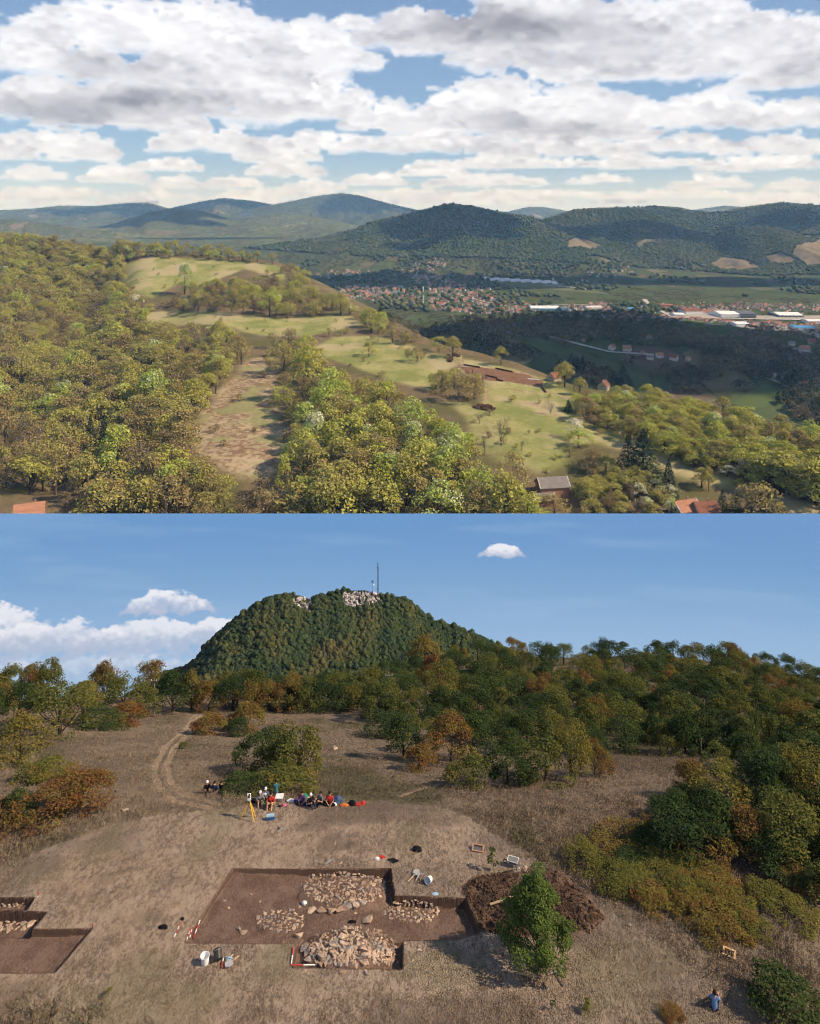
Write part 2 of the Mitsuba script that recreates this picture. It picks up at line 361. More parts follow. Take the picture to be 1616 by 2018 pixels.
# the sky behind the dig hill: a wall of light standing at the end of its valley
def low_sky(p, n, uv):
    x = p.x; z = p.z
    h = (z + (1380 - HY) / F * 428.0) / (368 / F * 428.0)            # 0 low down behind the trees, 1 at the top
    base = mikit.mix((.178, .250, .330), (.073, .150, .268), mikit.smoothstep(-.02, 1.02, h))
    base = mikit.mix(base, (.100, .160, .275), .4 * mikit.smoothstep(.4, 1., uv.x) * mikit.smoothstep(.6, 1., h))
    def puff(cx, cz, w, up, down, seed, edge=.22, fade=.0):
        u = (x - cx) / w
        bumps = mikit.fbm(x / 9 + seed, z / 6, seed, 5) - .5
        fine = mikit.fbm(x / 3 + seed, z / 2.4, seed + 3, 4) - .5
        v = (z - cz)
        top = up * dr.maximum(1 - u * u, -1) + bumps * up * 1.5 + fine * up * .55 - v
        bot = v + down + bumps * down * 1.2 + fine * down * .8
        d = dr.minimum(top / up, bot / down)
        c = mikit.smoothstep(0, edge, d) * mikit.smoothstep(1.25, .85, dr.abs(u) + bumps * .5)
        sh = mikit.smoothstep(.75 * up, -down * .6, v + (bumps * 1.2 + fine * 1.3) * up)
        return c, sh
    col = base
    def wz(row): return -(row - HY) / F * 428.0
    def wx(px): return (px - HX) / F * 428.0
    for (px, row, wpx, u_, d_, seed, edge, fade) in ((200, 1300, 300, 9, 16, 3, .8, .45), (20, 1222, 90, 14, 18, 7, .35, .12), (120, 1240, 140, 9, 16, 11, .4, .15), (290, 1245, 150, 9, 16, 14, .4, .15), (430, 1238, 60, 7, 12, 17, .4, .12),
                                                     (335, 1188, 88, 9, 8, 21, .4, .04), (988, 1089, 44, 5.0, 4.2, 25, .45, .03)):
        c, sh = puff(wx(px), wz(row), wpx / F * 428, u_ * .9, d_ * .9, seed, edge)
        cc = mikit.mix((.430, .405, .410), (.225, .245, .300), sh)
        col = mikit.mix(col, cc, c * (1 - fade))
    wisp = mikit.fbm(x / 60 + z / 25, z / 7, 4, 4)
    col = mikit.mix(col, (.19, .255, .33), .20 * mikit.smoothstep(.5, .8, wisp) * mikit.smoothstep(0, .5, h))
    return col * mi.Color3f(.70, .74, .78)
_w = []
for k, xx in enumerate(np.linspace(-330, 330, 25)):
    yy = 429 - 26 * (abs(xx) / 330) ** 3
    _w += [[xx, yy, -(1500 - HY) / F * 428.0], [xx, yy, -(1012 - HY) / F * yy]]
_w = np.array(_w)
_f = np.array([[2 * i, 2 * i + 2, 2 * i + 3, 2 * i + 1] for i in range(24)])
scene['sky'] = mikit.ply((_w, _f), {'type': 'diffuse', 'reflectance': rgb((.01, .01, .01))}, uv=np.stack([(_w[:, 0] + 330) / 660, np.tile([0., 1.], 25)], 1),
                         emitter={'type': 'area', 'radiance': mikit.proc(low_sky)})
tag('sky', label='clear blue sky with a few white clouds behind the mountain', kind='structure')
# ------------------------------------------------------------------ terrain of the valley panorama (far, upper)
_hy = np.array([380, 437, 472, 540, 660, 850, 1120, 1300, 1450, 1520])
_hr = np.array([1180, 1085, 1008, 900, 800, 700, 600, 545, 500, 488])
_hz = -(_hr - HY) / F * _hy
CREST = [(380, 420), (434, 385), (510, 337), (570, 303), (615, 277), (650, 250), (703, 200), (730, 155), (825, 104), (895, 30), (985, -32), (1065, -78), (1180, -132), (1290, -179), (1400, -255), (1460, -420), (1500, -640), (1560, -1000), (1700, -2500)]

def z_hill(X, Y):
    z = np.interp(Y, _hy, _hz)
    z = z + np.where(Y > 1520, .02 * (Y - 1520), 0)
    z = z + 10 * fb(X, Y, 150, 3, 21) * sstep(440, 560, Y)
    # the steep gully on the left and the bare scar
    g = X + 250 + .20 * (Y - 560)
    z = z - 26 * np.exp(-(g / 55.0) ** 2) * sstep(470, 560, Y) * sstep(1250, 900, Y)
    g2 = (X + 545 + .30 * (Y - 1340)) + 22 * fb(X, Y, 160, 2, 23)
    z = z - 46 * np.where(g2 < 0, np.exp(-(g2 / 95.0) ** 2), np.exp(-(g2 / 42.0) ** 2)) * sstep(560, 720, Y) * sstep(1480, 1330, Y)
    z = z + 26 * np.exp(-((X + 790) / 190.0) ** 2 - ((Y - 1500) / 120.0) ** 2)
    d = X - np.interp(Y, [c[0] for c in CREST], [c[1] for c in CREST])
    d = d + 18 * fb(X, Y, 70, 3, 22)
    return np.where(d > 0, z - .55 * d * d / (d + 22), z)

RIDGES = [  # (distance, front foot, back width, [(column, row)...]) : the mountains beyond the town
    (4150, 3000, 900, [(300, 560), (420, 505), (480, 490), (560, 480), (640, 468), (690, 456), (740, 434), (800, 422), (860, 406), (890, 401), (930, 405), (960, 412), (1000, 420), (1040, 426), (1070, 436), (1110, 452), (1180, 490), (1260, 540)]),
    (4600, 3250, 900, [(930, 540), (1000, 475), (1040, 446), (1080, 430), (1130, 413), (1180, 409), (1230, 408), (1262, 412), (1300, 424), (1360, 450), (1440, 500), (1520, 550)]),
    (5300, 3300, 1300, [(1120, 470), (1200, 420), (1250, 410), (1290, 405), (1340, 408), (1370, 415), (1400, 420), (1440, 414), (1480, 406), (1540, 398), (1580, 401), (1616, 405), (1700, 415), (1900, 420)]),
    (3900, 3000, 700, [(1400, 520), (1450, 462), (1500, 446), (1545, 452), (1590, 470), (1640, 470), (1750, 450), (1900, 440)]),
    (7000, 5800, 900, [(120, 470), (200, 448), (250, 432), (290, 419), (330, 411), (360, 409), (400, 416), (440, 428), (500, 446), (560, 462)]),
    (7200, 5500, 800, [(420, 470), (500, 428), (540, 420), (590, 422), (640, 430), (690, 442), (720, 446), (800, 470)]),
    (5600, 4500, 700, [(-200, 440), (24, 432), (90, 440), (160, 450), (260, 462), (340, 470), (420, 476), (520, 478), (620, 484)]),
    (10500, 8500, 1500, [(-300, 420), (24, 413), (60, 411), (120, 405), (180, 406), (250, 400), (290, 399), (320, 408), (380, 425), (450, 450)]),
    (10000, 8300, 1500, [(240, 440), (340, 409), (390, 398), (440, 390), (500, 396), (540, 404), (600, 430)]),
    (9600, 8000, 1500, [(430, 430), (510, 408), (580, 395), (620, 386), (670, 380), (705, 384), (740, 394), (780, 404), (820, 413), (900, 440)]),
    (12500, 10500, 1200, [(900, 440), (1000, 417), (1040, 408), (1070, 408), (1110, 414), (1200, 440)]),
    (12500, 10500, 1200, [(1250, 430), (1380, 412), (1430, 405), (1480, 410), (1560, 430)]),
]
FOOT = [(500, 760), (640, 690), (760, 652), (860, 636), (960, 628), (1050, 622), (1100, 614), (1180, 616), (1260, 620), (1330, 632), (1400, 640), (1500, 652), (1616, 664), (1800, 672)]

def z_valley(X, Y):
    base = np.interp(Y, [400, 1500, 3000, 3600, 5200, 8000, 12000, 14000], [-265, -252, -246, -235, -165, -75, -10, -10])
    base = base + 60 * fb(X, Y, 900, 4, 31) * sstep(2900, 5200, Y) * (X < 900)
    z = base
    px = HX + F * X / np.maximum(Y, 1)
    for k, (yr, y0, yb, prof) in enumerate(RIDGES):
        pxr = HX + F * X / yr
        top = -(fit(prof, pxr) - HY) / F * yr
        h = top - base
        w = np.clip((Y - y0) / (yr - y0), 0, 1)
        back = np.clip((yr + yb - Y) / yb, 0, 1)
        sp = np.abs(fb(X, Y * .4, 520, 4, 40 + k)) * 2
        g = np.where(Y < yr, w ** 1.25, sstep(0, 1, back))
        z = np.maximum(z, base + h * g - np.maximum(h, 0) * .95 * sp * 4 * w * (1 - w) * (Y < yr))
    # the wooded foothill on the near side of the town
    pf = HX + F * X / 1480.0
    h = -(fit(FOOT, pf) - HY) / F * 1480.0 - base
    t = np.where(Y < 1480, (Y - 820) / 660, (1760 - Y) / 280)
    z = np.maximum(z, base + np.maximum(h, 0) * sstep(0, 1, t) * (1 + .5 * fb(X, Y, 160, 3, 33) * np.clip(1 - t, 0, 1)))
    z = z + 9 * fb(X, Y, 120, 3, 34) * sstep(1700, 1300, Y)
    return z

def z_up(X, Y):
    X = np.asarray(X, float); Y = np.asarray(Y, float)
    zh = np.where(Y < 1750, z_hill(X, np.minimum(Y, 1750)), -999)
    zh = zh - np.where(Y > 1470, .4 * (Y - 1470), 0)
    return np.maximum(zh, z_valley(X, Y))

YU = np.concatenate([np.geomspace(437, 1800, 420), np.geomspace(1804, 13800, 330)])
PHU = np.linspace(-.80, .80, 640)
uy, up_ = np.meshgrid(YU, PHU, indexing='ij')
uX = up_ * uy
uz = z_up(uX, uy)
uz = uz + (8 * sstep(3200, 4000, uy) * fb(uX, uy, 26, 2, 51) + 5 * fb(uX, uy, 12, 1, 52) * sstep(3000, 4000, uy))
UPV = np.stack([uX, uy, uz], -1).reshape(-1, 3)
from scipy.ndimage import map_coordinates
def z_grid(X, Y):
    """The panorama's terrain as meshed."""
    X, Y = np.broadcast_arrays(np.asarray(X, float), np.maximum(np.asarray(Y, float), 438))
    c = np.stack([np.interp(Y, YU, np.arange(len(YU))).ravel(), ((X / Y - PHU[0]) / (PHU[1] - PHU[0])).ravel()])
    return map_coordinates(uz, c, order=1, mode='nearest').reshape(X.shape)
YR = np.geomspace(439, 1740, 460)
def z_h(X, Y):
    z = z_hill(X, np.minimum(Y, 1750))
    return z - np.where(Y > 1470, .4 * (Y - 1470), 0)
def up_at(x, row, Ys=YR):
    return ray_hit(z_grid, x, row, Ys)
def upoly(pts):
    pts = [(p[0], min(p[1], 1060)) for p in pts]
    X, Y, _ = up_at([p[0] for p in pts], [p[1] for p in pts])
    return np.stack([X, Y], 1)[np.isfinite(Y)]

# zones of the hill: meadow, bare scar, dug soil
SCAR = upoly([(500, 705), (552, 700), (545, 760), (556, 830), (580, 890), (560, 935), (470, 945), (420, 915), (365, 880), (392, 815), (440, 765), (470, 730)])
CLEAR = [upoly(q) for q in (
    [(232, 560), (250, 520), (300, 506), (420, 512), (540, 520), (580, 545), (560, 552), (480, 530), (400, 560), (350, 560), (300, 590), (262, 575)],
    [(250, 618), (330, 612), (450, 618), (560, 628), (690, 622), (720, 640), (610, 662), (520, 662), (430, 640), (310, 640)],
    [(610, 688), (660, 664), (740, 662), (830, 690), (880, 700), (900, 720), (850, 742), (845, 770), (760, 745), (690, 720), (640, 705)],
    [(880, 700), (960, 715), (1060, 742), (1120, 770), (1135, 800), (1150, 835), (1210, 850), (1290, 885), (1370, 925), (1480, 950), (1616, 1000), (1616, 1040), (1500, 985), (1420, 960), (1330, 935), (1230, 890), (1170, 872), (1110, 885), (1115, 915), (1060, 930), (985, 905), (935, 870), (915, 820), (880, 790), (945, 800), (955, 745)])]
DIG = upoly([(905, 722), (950, 724), (1000, 730), (1040, 738), (1070, 752), (1068, 764), (1045, 760), (1000, 752), (960, 750), (920, 738)])
DIRT = [upoly(q) for q in ([(1000, 764), (1060, 770), (1050, 778), (1005, 772)], [(960, 830), (985, 850), (1000, 905), (960, 900), (940, 860)])]
PATHS = [upoly(q) for q in ([(956, 758), (957, 790), (948, 803)], [(1040, 752), (1075, 768), (1110, 782), (1140, 800), (1200, 840), (1260, 862), (1360, 905)], [(905, 700), (910, 718), (915, 735)], [(1030, 792), (1080, 806), (1120, 830)])]

hillm = (uy < 1800)
hx, hyv = uX[hillm], uy[hillm]
u0 = np.zeros_like(uX); v0 = np.zeros_like(uX)
grass = np.zeros(len(hx))
for q in CLEAR:
    dq = dist_poly(q, hx, hyv) + 12 * fb(hx, hyv, 30, 3, 61)
    grass = np.maximum(grass, sstep(6, -6, dq))
sc = sstep(6, -6, dist_poly(SCAR, hx, hyv) + 14 * fb(hx, hyv, 25, 3, 62))
so = sstep(1.5, -1.5, dist_poly(DIG, hx, hyv) + 2.5 * fb(hx, hyv, 9, 3, 63))
for q in DIRT:
    sc = np.maximum(sc, .5 * sstep(8, -8, dist_poly(q, hx, hyv) + 14 * fb(hx, hyv, 14, 3, 64)))
pth = np.full(len(hx), 99.)
for q in PATHS:
    pth = np.minimum(pth, dist_line(q, hx, hyv))
pa = sstep(2.2, .8, pth + 1.2 * fb(hx, hyv, 6, 2, 65))
u0[hillm] = np.where(so > .3, 2 + so, np.where(pa > .3, 1 + pa * .9, sc))       # 0..1 straw scar, 1..2 footpath, 2..3 dug soil
v0[hillm] = grass
UPUV = np.stack([u0, v0], -1).reshape(-1, 2)

def hill_ground(p, n, uv):
    a = mikit.fbm(p.x / 22, p.y / 22, 0, 4)
    b = mikit.fbm(p.x / 3.0, p.y / 3.0, 1, 3)
    g = mikit.mix((.195, .215, .070), (.33, .31, .135), mikit.smoothstep(.3, .7, a * .7 + b * .3))
    g = mikit.mix(g, (.38, .32, .19), mikit.smoothstep(.48, .68, mikit.fbm(p.x / 40 + 5, p.y / 40, 3, 4)) * .85)
    floor = mikit.mix((.10, .080, .045), (.22, .165, .10), a * .5 + b * .5)
    floor = mikit.mix(floor, (.10, .105, .04), mikit.smoothstep(.45, .65, mikit.fbm(p.x / 30, p.y / 30, 6, 3)) * .7)
    col = mikit.mix(floor, g, uv.y)
    scar = mikit.mix((.20, .135, .082), (.40, .325, .215), mikit.smoothstep(.3, .7, a * .4 + b * .6))
    scar = mikit.mix(scar, (.24, .245, .11), .75 * mikit.smoothstep(.5, .66, mikit.fbm(p.x / 18, p.y / 18, 7, 3)))
    col = mikit.mix(col, scar, dr.clip(uv.x, 0, 1) * mikit.smoothstep(1.6, 1., uv.x))
    col = mikit.mix(col, (.33, .26, .16), mikit.smoothstep(1.2, 1.7, uv.x))
    return mikit.mix(col, mikit.mix((.145, .078, .048), (.23, .135, .09), b), mikit.smoothstep(2.1, 2.6, uv.x))
pmat('hillside_surface', hill_ground)

def valley_ground(p, n, uv):
    wx, wy = p.x + 90 * (mikit.fbm(p.x / 260, p.y / 260, 2, 3) - .5), p.y + 160 * (mikit.fbm(p.x / 260, p.y / 400, 5, 3) - .5)
    d1, d2, r = mikit.voronoi(wx / 62, wy / 120)
    big = mikit.fbm(p.x / 700, p.y / 1100, 1, 4)
    tree = mikit.fbm(p.x / 11, p.y / 20, 3, 2)
    field = mikit.mix((.050, .075, .028), (.105, .125, .050), r * .6 + .4 * mikit.fbm(p.x / 40, p.y / 80, 4, 3))
    field = mikit.mix(field, (.145, .13, .07), mikit.smoothstep(.62, .8, r))
    field = mikit.mix(field, (.12, .09, .065), mikit.smoothstep(.86, .93, r))
    wood = mikit.mix((.035, .045, .020), (.085, .090, .038), mikit.smoothstep(.2, .8, tree))
    hedge = mikit.smoothstep(.10, .03, d2 - d1)
    steep = mikit.smoothstep(.99, .955, mi.Float(n.z))
    woody = dr.clip(mikit.smoothstep(.47, .56, big + .35 * (r - .5)) + steep * 1.3 * mikit.smoothstep(.30, .46, mikit.fbm(p.x / 420, p.y / 420, 9, 4)), 0, 1)
    far = mikit.smoothstep(4300, 5200, mi.Float(p.y)) * mikit.smoothstep(8400, 7400, mi.Float(p.y))               # the rolling country far up the valley is more open
    field = mikit.mix(field, mikit.mix((.10, .13, .05), (.21, .20, .095), r), far * .8)
    woody = woody * (1 - .30 * far * mikit.smoothstep(600, -200, mi.Float(p.x)))
    col = mikit.mix(field, wood, dr.maximum(woody, hedge * .8))
    bare = mikit.smoothstep(.68, .74, mikit.fbm(p.x / 330 + 31, p.y / 330, 12, 4)) * steep
    return mikit.mix(col, (.20, .15, .095), bare * .8)
pmat('valley_surface', valley_ground)

UQ = grid_faces(len(YU), len(PHU))
cut = (UPV[UQ].mean(1)[:, 1] < 1750) & ((z_hill(UPV[:, 0], np.minimum(UPV[:, 1], 1750)) - np.where(UPV[:, 1] > 1470, .4 * (UPV[:, 1] - 1470), 0))[UQ].mean(1) >= z_valley(UPV[:, 0], UPV[:, 1])[UQ].mean(1))
for nm, ff, mt, lb in (('hill', UQ[cut], 'hillside_surface', 'near hill with spring grass clearings, a bare scar and woods'), ('valley', UQ[~cut], 'valley_surface', 'wide valley floor of fields and woods rising to mountains far behind')):
    used, inv = np.unique(ff, return_inverse=True)
    scene[nm] = mikit.ply((UPV[used], inv.reshape(ff.shape)), mt, smooth=True, uv=UPUV[used])
    tag(nm, lb, kind='structure')
# ------------------------------------------------------------------ trees: one model of each kind, placed many times
def leaf_color(stops):
    xs = [s[0] for s in stops]; cs = [s[1] for s in stops]
    def fn(p, n, uv):
        u = uv.x + fn.v * (mikit.noise(p.x / fn.s, p.y / fn.s, 0) - .5)
        col = mi.Color3f(*cs[0])
        for a, b, c in zip(xs[:-1], xs[1:], cs[1:]):
            col = mikit.mix(col, c, dr.clip((u - a) / (b - a), 0, 1))
        return col * (fn.lo + fn.hi * uv.y)
    fn.v = .20
    return fn
SPRING = leaf_color([(-.1, (.018, .036, .020)), (.10, (.026, .046, .022)), (.22, (.18, .14, .085)), (.36, (.285, .22, .095)), (.52, (.29, .275, .085)), (.66, (.36, .345, .082)), (.82, (.29, .37, .075)), (.90, (.50, .50, .34)), (1.0, (.72, .69, .62)), (1.1, (.74, .72, .66))])
SPRING.s, SPRING.lo, SPRING.hi = 60.0, .80, .90
AUTUMN = leaf_color([(-.1, (.022, .038, .018)), (.10, (.034, .054, .022)), (.28, (.060, .084, .028)), (.48, (.120, .122, .034)), (.66, (.175, .145, .036)), (.80, (.165, .090, .036)), (.92, (.135, .066, .034)), (1.02, (.24, .095, .024)), (1.1, (.28, .10, .02))])
AUTUMN.s, AUTUMN.lo, AUTUMN.hi = 9.0, .66, .86
HILLWOOD = leaf_color([(.0, (.038, .064, .034)), (.2, (.060, .090, .040)), (.32, (.085, .105, .042)), (.45, (.125, .125, .048)), (.6, (.15, .12, .05))])
HILLWOOD.v = .42
HILLWOOD.s, HILLWOOD.lo, HILLWOOD.hi = 9.0, .38, .62
FARWOOD = leaf_color([(-.1, (.030, .050, .022)), (.10, (.050, .078, .030)), (.25, (.085, .095, .042)), (.5, (.14, .13, .06))])
FARWOOD.s, FARWOOD.lo, FARWOOD.hi = 260.0, .75, .6
for nm, fn in (('spring_leaves', SPRING), ('autumn_leaves', AUTUMN), ('mountain_leaves', HILLWOOD), ('far_leaves', FARWOOD)):
    if nm in ('mountain_leaves', 'far_leaves'):
        scene[nm] = {'type': 'twosided', 'bsdf': {'type': 'diffuse', 'reflectance': mikit.proc(fn)}}
        continue
    scene[nm] = {'type': 'principledthin', 'base_color': mikit.proc(fn), 'roughness': .65, 'diff_trans': .62, 'spec_trans': 0.0, 'eta': 1.3}
mat('bark', (.060, .048, .036))
mat('grey_bark', (.115, .098, .082))

def tube(pts, radii, sides=5):
    pts = np.array(pts, float); radii = np.array(radii, float)
    t = np.gradient(pts, axis=0); t /= np.linalg.norm(t, axis=1, keepdims=True) + 1e-12
    a = np.cross(t, np.where(np.abs(t[:, 2:]) < .9, [0, 0, 1.], [1., 0, 0])); a /= np.linalg.norm(a, axis=1, keepdims=True) + 1e-12
    b = np.cross(t, a); ang = np.arange(sides) * 2 * np.pi / sides
    v = pts[:, None] + radii[:, None, None] * (np.cos(ang)[None, :, None] * a[:, None] + np.sin(ang)[None, :, None] * b[:, None])
    n = len(pts)
    i, j = np.meshgrid(np.arange(n - 1), np.arange(sides), indexing='ij')
    q = np.stack([i * sides + j, i * sides + (j + 1) % sides, (i + 1) * sides + (j + 1) % sides, (i + 1) * sides + j], -1).reshape(-1, 4)
    f = np.vstack([q[:, [0, 1, 2]], q[:, [0, 2, 3]]])
    cap = [[(n - 1) * sides, (n - 1) * sides + k, (n - 1) * sides + k + 1] for k in range(1, sides - 1)] + [[0, k + 1, k] for k in range(1, sides - 1)]
    return v.reshape(-1, 3), np.vstack([f, cap])

def join(parts):
    vs, fs, at = [], [], 0
    for v, f in parts:
        f = np.asarray(f)
        if f.shape[1] == 4:
            f = np.vstack([f[:, [0, 1, 2]], f[:, [0, 2, 3]]])
        vs.append(np.asarray(v)); fs.append(f + at); at += len(v)
    return np.vstack(vs), np.vstack(fs)

def leaf_quads(r, c, nrm, size, asp=.62):
    """Small kite-shaped faces at the points c, facing nrm."""
    n = len(c)
    t = r.normal(size=(n, 3)); t -= nrm * (t * nrm).sum(1, keepdims=True); t /= np.linalg.norm(t, axis=1, keepdims=True) + 1e-9
    b = np.cross(nrm, t)
    s = (size * r.uniform(.55, 1.3, n))[:, None]
    bend = nrm * s * .25
    v = np.stack([c - t * s, c - b * s * asp + bend, c + t * s, c + b * s * asp + bend], 1).reshape(-1, 3)
    q = np.arange(4 * n).reshape(-1, 4)
    return v, np.vstack([q[:, [0, 1, 2]], q[:, [0, 2, 3]]])

def make_tree(seed, hue, spread, clumps=22, leaves=1300, leaf=.026, rx=.40, z0=.18, lump=.17, stem=.022, top=1.0, rough=.8, hollow=.55, bare=0, limbs=7, wide=None):
    """A tree of height 1: tapered trunk with limbs, and a crown of leaf clumps of uneven size with gaps between them."""
    r = np.random.default_rng(seed)
    cz, hz = (z0 + 1) / 2, (1 - z0) / 2
    hu, hd = hz, hz
    if wide is not None: cz, hu, hd = wide, 1 - wide, wide - z0
    d = r.normal(size=(clumps, 3)); d /= np.linalg.norm(d, axis=1, keepdims=True)
    d[:, 2] = np.where(d[:, 2] < -.55, -d[:, 2], d[:, 2])
    rad = r.uniform(hollow, 1.0, clumps) ** .7
    ax = 1 + .22 * np.sin(np.arctan2(d[:, 1], d[:, 0]) * 2 + seed) * rough + .12 * np.sin(np.arctan2(d[:, 1], d[:, 0]) * 3 + 2 * seed)
    zz = d[:, 2] * rad
    prof = np.where(zz > 0, 1 - (1 - top) * zz, 1.0)
    C = np.stack([d[:, 0] * rad * rx * ax * prof * .86, d[:, 1] * rad * rx * ax * prof * .86, cz + zz * np.where(zz > 0, hu, hd) * .88], 1)
    C[0] = [0.02, 0, 1 - lump * .75]
    R = lump * r.uniform(.6, 1.25, clumps)
    w = R ** 2; w /= w.sum()
    k = r.choice(clumps, leaves, p=w)
    q = r.normal(size=(leaves, 3)); q /= np.linalg.norm(q, axis=1, keepdims=True)
    out = C - [0, 0, cz * .8]; out /= np.linalg.norm(out, axis=1, keepdims=True)
    flip = (q * (out[k] * .6 + [0, 0, .55])).sum(1) < -.35
    q[flip] *= -1
    pos = C[k] + q * (R[k] * r.uniform(.35, 1.0, leaves) ** .55)[:, None] * np.array([1, 1, .8])
    pos[:, 2] = np.maximum(pos[:, 2], z0 * .5 + .01)
    nrm = q * .7 + np.array([0, 0, .45]) + r.normal(size=(leaves, 3)) * .5
    nrm /= np.linalg.norm(nrm, axis=1, keepdims=True)
    v, f = leaf_quads(r, pos, nrm, leaf)
    ch = hue + spread * r.normal(size=clumps) * .6
    u = ch[k] + spread * r.normal(size=leaves) * .5
    b = np.clip(.5 + .28 * r.normal(size=leaves), 0, 1)
    uv = np.repeat(np.stack([u, b], 1), 4, 0)
    wood = []
    ft = max(z0, .10) + .28
    wood.append(tube([[0, 0, -.06], [r.normal() * .008, r.normal() * .008, ft * .5], [r.normal() * .02, r.normal() * .02, ft], [0, 0, .82]], [stem * 1.35, stem, stem * .7, stem * .15], 6))
    for j in r.choice(clumps, min(limbs, clumps), replace=False):
        a = np.array([0, 0, r.uniform(max(z0 * .6, .04), ft)])
        mid = (a + C[j]) / 2 + [0, 0, -.03]
        wood.append(tube([a, mid, C[j], C[j] + (C[j] - mid) * .25], [stem * .5, stem * .32, stem * .14, stem * .04], 4))
    for j in range(bare):
        c0 = C[r.integers(clumps)]; dd = r.normal(size=3); dd[2] = abs(dd[2]) + .3; dd /= np.linalg.norm(dd)
        e = c0 + dd * lump * 1.3
        wood.append(tube([c0 * .8 + [0, 0, .2 * cz], c0, e], [stem * .2, stem * .14, stem * .03], 3))
    return (v, f, uv), join(wood)

def make_conifer(seed, hue=.02, leaves=1500, rx=.2, leaf=.022):
    r = np.random.default_rng(seed)
    h = 1 - r.uniform(0, 1, leaves) ** .62 * .93
    tier = .5 + .5 * np.sin(h * 70)
    rr = rx * (1.02 - h) * (.55 + .6 * r.uniform(0, 1, leaves) ** .5) * (.85 + .3 * tier)
    a = r.uniform(0, 2 * np.pi, leaves)
    rr *= 1 + .18 * np.sin(a * 5 + np.floor(h * 11) * 2)
    pos = np.stack([rr * np.cos(a), rr * np.sin(a), h - .25 * rr], 1)
    nrm = np.stack([np.cos(a) * .5, np.sin(a) * .5, np.full(leaves, .8)], 1) + r.normal(size=(leaves, 3)) * .35
    nrm /= np.linalg.norm(nrm, axis=1, keepdims=True)
    v, f = leaf_quads(r, pos, nrm, leaf, .5)
    uv = np.repeat(np.stack([hue + .03 * r.normal(size=leaves), np.clip(.45 + .25 * r.normal(size=leaves), 0, 1)], 1), 4, 0)
    return (v, f, uv), tube([[0, 0, -.05], [0, 0, .5], [0, 0, .97]], [.016, .010, .002], 6)

def make_bare(seed, twigs=260, hue=.25):
    """A leafless tree: forking limbs that end in fine twigs."""
    r = np.random.default_rng(seed); wood = []; tips = []
    def grow(p, d, L, rad, n):
        q = p + d * L
        mid = (p + q) / 2 + r.normal(size=3) * L * .06
        wood.append(tube([p, mid, q], [rad, rad * .8, rad * .6], 4 if n > 1 else 3))
        if n == 0:
            tips.append(q); return
        for _ in range(3 if n < 4 else 4):
            e = d + r.normal(size=3) * .42; e[2] += .12; e /= np.linalg.norm(e)
            grow(q if r.random() < .6 else mid, e, L * r.uniform(.62, .8), rad * .52, n - 1)
    grow(np.array([0, 0, -.04]), np.array([.03, 0, 1.]), .30, .019, 5)
    v, f = join(wood)
    v = v * [1, 1, 1 / v[:, 2].max()]
    rr = np.random.default_rng(seed + 5)
    pts = np.array(tips)[rr.choice(len(tips), 220)] + rr.normal(size=(220, 3)) * .02
    nrm = rr.normal(size=(220, 3)); nrm /= np.linalg.norm(nrm, axis=1, keepdims=True)
    lv, lf = leaf_quads(rr, pts, nrm, .012)
    return (lv, lf, np.tile([[hue, .4]], (len(lv), 1))), (v, f)

def group(name, crown, trunk, leaves, bark='bark'):
    (v, f, uv) = crown
    scene[name] = {'type': 'shapegroup', 'trunk': mikit.ply(trunk, bark), 'crown': mikit.ply((v, f), leaves, uv=uv)}
    return name

GR = {}
def kinds(name, n, leaves, bark='bark', **kw):
    """n models of a kind, which differ in build: narrow or spreading, even or pointed, fine or coarse in their clumps."""
    GR[name] = []
    for k in range(n):
        o = {a: b for a, b in kw.items() if a != 'count'}
        o['rx'] = o.get('rx', .40) * (1.0, .84, 1.14, .93)[k % 4]
        o['top'] = (1.0, .62, .85, .45)[k % 4]
        o['clumps'] = int(o.get('clumps', 22) * (1.0, 1.3, .75, 1.1)[k % 4])
        o['lump'] = o.get('lump', .17) * (1.0, .86, 1.12, .9)[k % 4]
        GR[name].append(group(f'{name}_model_{k}', *make_tree(900 + 17 * len(GR) + k, leaves=kw.get('count', 1300), **o), leaves, bark))

# spring trees of the panorama
kinds('olive_tree', 4, 'spring_leaves', hue=.54, spread=.07, count=1200, leaf=.030, clumps=26, z0=.02, rx=.44)
kinds('green_tree', 3, 'spring_leaves', hue=.76, spread=.06, count=1300, leaf=.030, clumps=26, z0=.02, rx=.44)
kinds('yellow_green_tree', 3, 'spring_leaves', hue=.64, spread=.06, count=1200, leaf=.030, z0=.02, rx=.44, clumps=26)
kinds('budding_tree', 4, 'spring_leaves', hue=.42, spread=.08, count=900, leaf=.028, bare=40, bark='grey_bark', z0=.03, rx=.44, clumps=24)
kinds('grey_tree', 2, 'spring_leaves', hue=.26, spread=.05, count=650, leaf=.026, bare=70, bark='grey_bark', z0=.05)
kinds('blossom_tree', 2, 'spring_leaves', hue=.93, spread=.06, count=800, leaf=.026, rx=.44, z0=.08)
kinds('spring_shrub', 3, 'spring_leaves', hue=.55, spread=.10, count=700, leaf=.045, rx=.60, z0=.02, lump=.26, stem=.03, clumps=14)
kinds('brown_shrub', 2, 'spring_leaves', hue=.32, spread=.06, count=700, leaf=.045, rx=.62, z0=.02, lump=.26, stem=.03, clumps=14, bark='grey_bark')
GR['conifer'] = [group(f'conifer_model_{k}', *make_conifer(70 + k, rx=.2 + .05 * k), 'spring_leaves') for k in range(2)]
GR['bare_tree'] = [group(f'bare_tree_model_{k}', *make_bare(40 + k), 'spring_leaves', 'grey_bark') for k in range(2)]
kinds('dim_tree', 4, 'spring_leaves', hue=.17, spread=.09, count=170, leaf=.080, clumps=10, lump=.24, rx=.5, limbs=3, z0=.02)
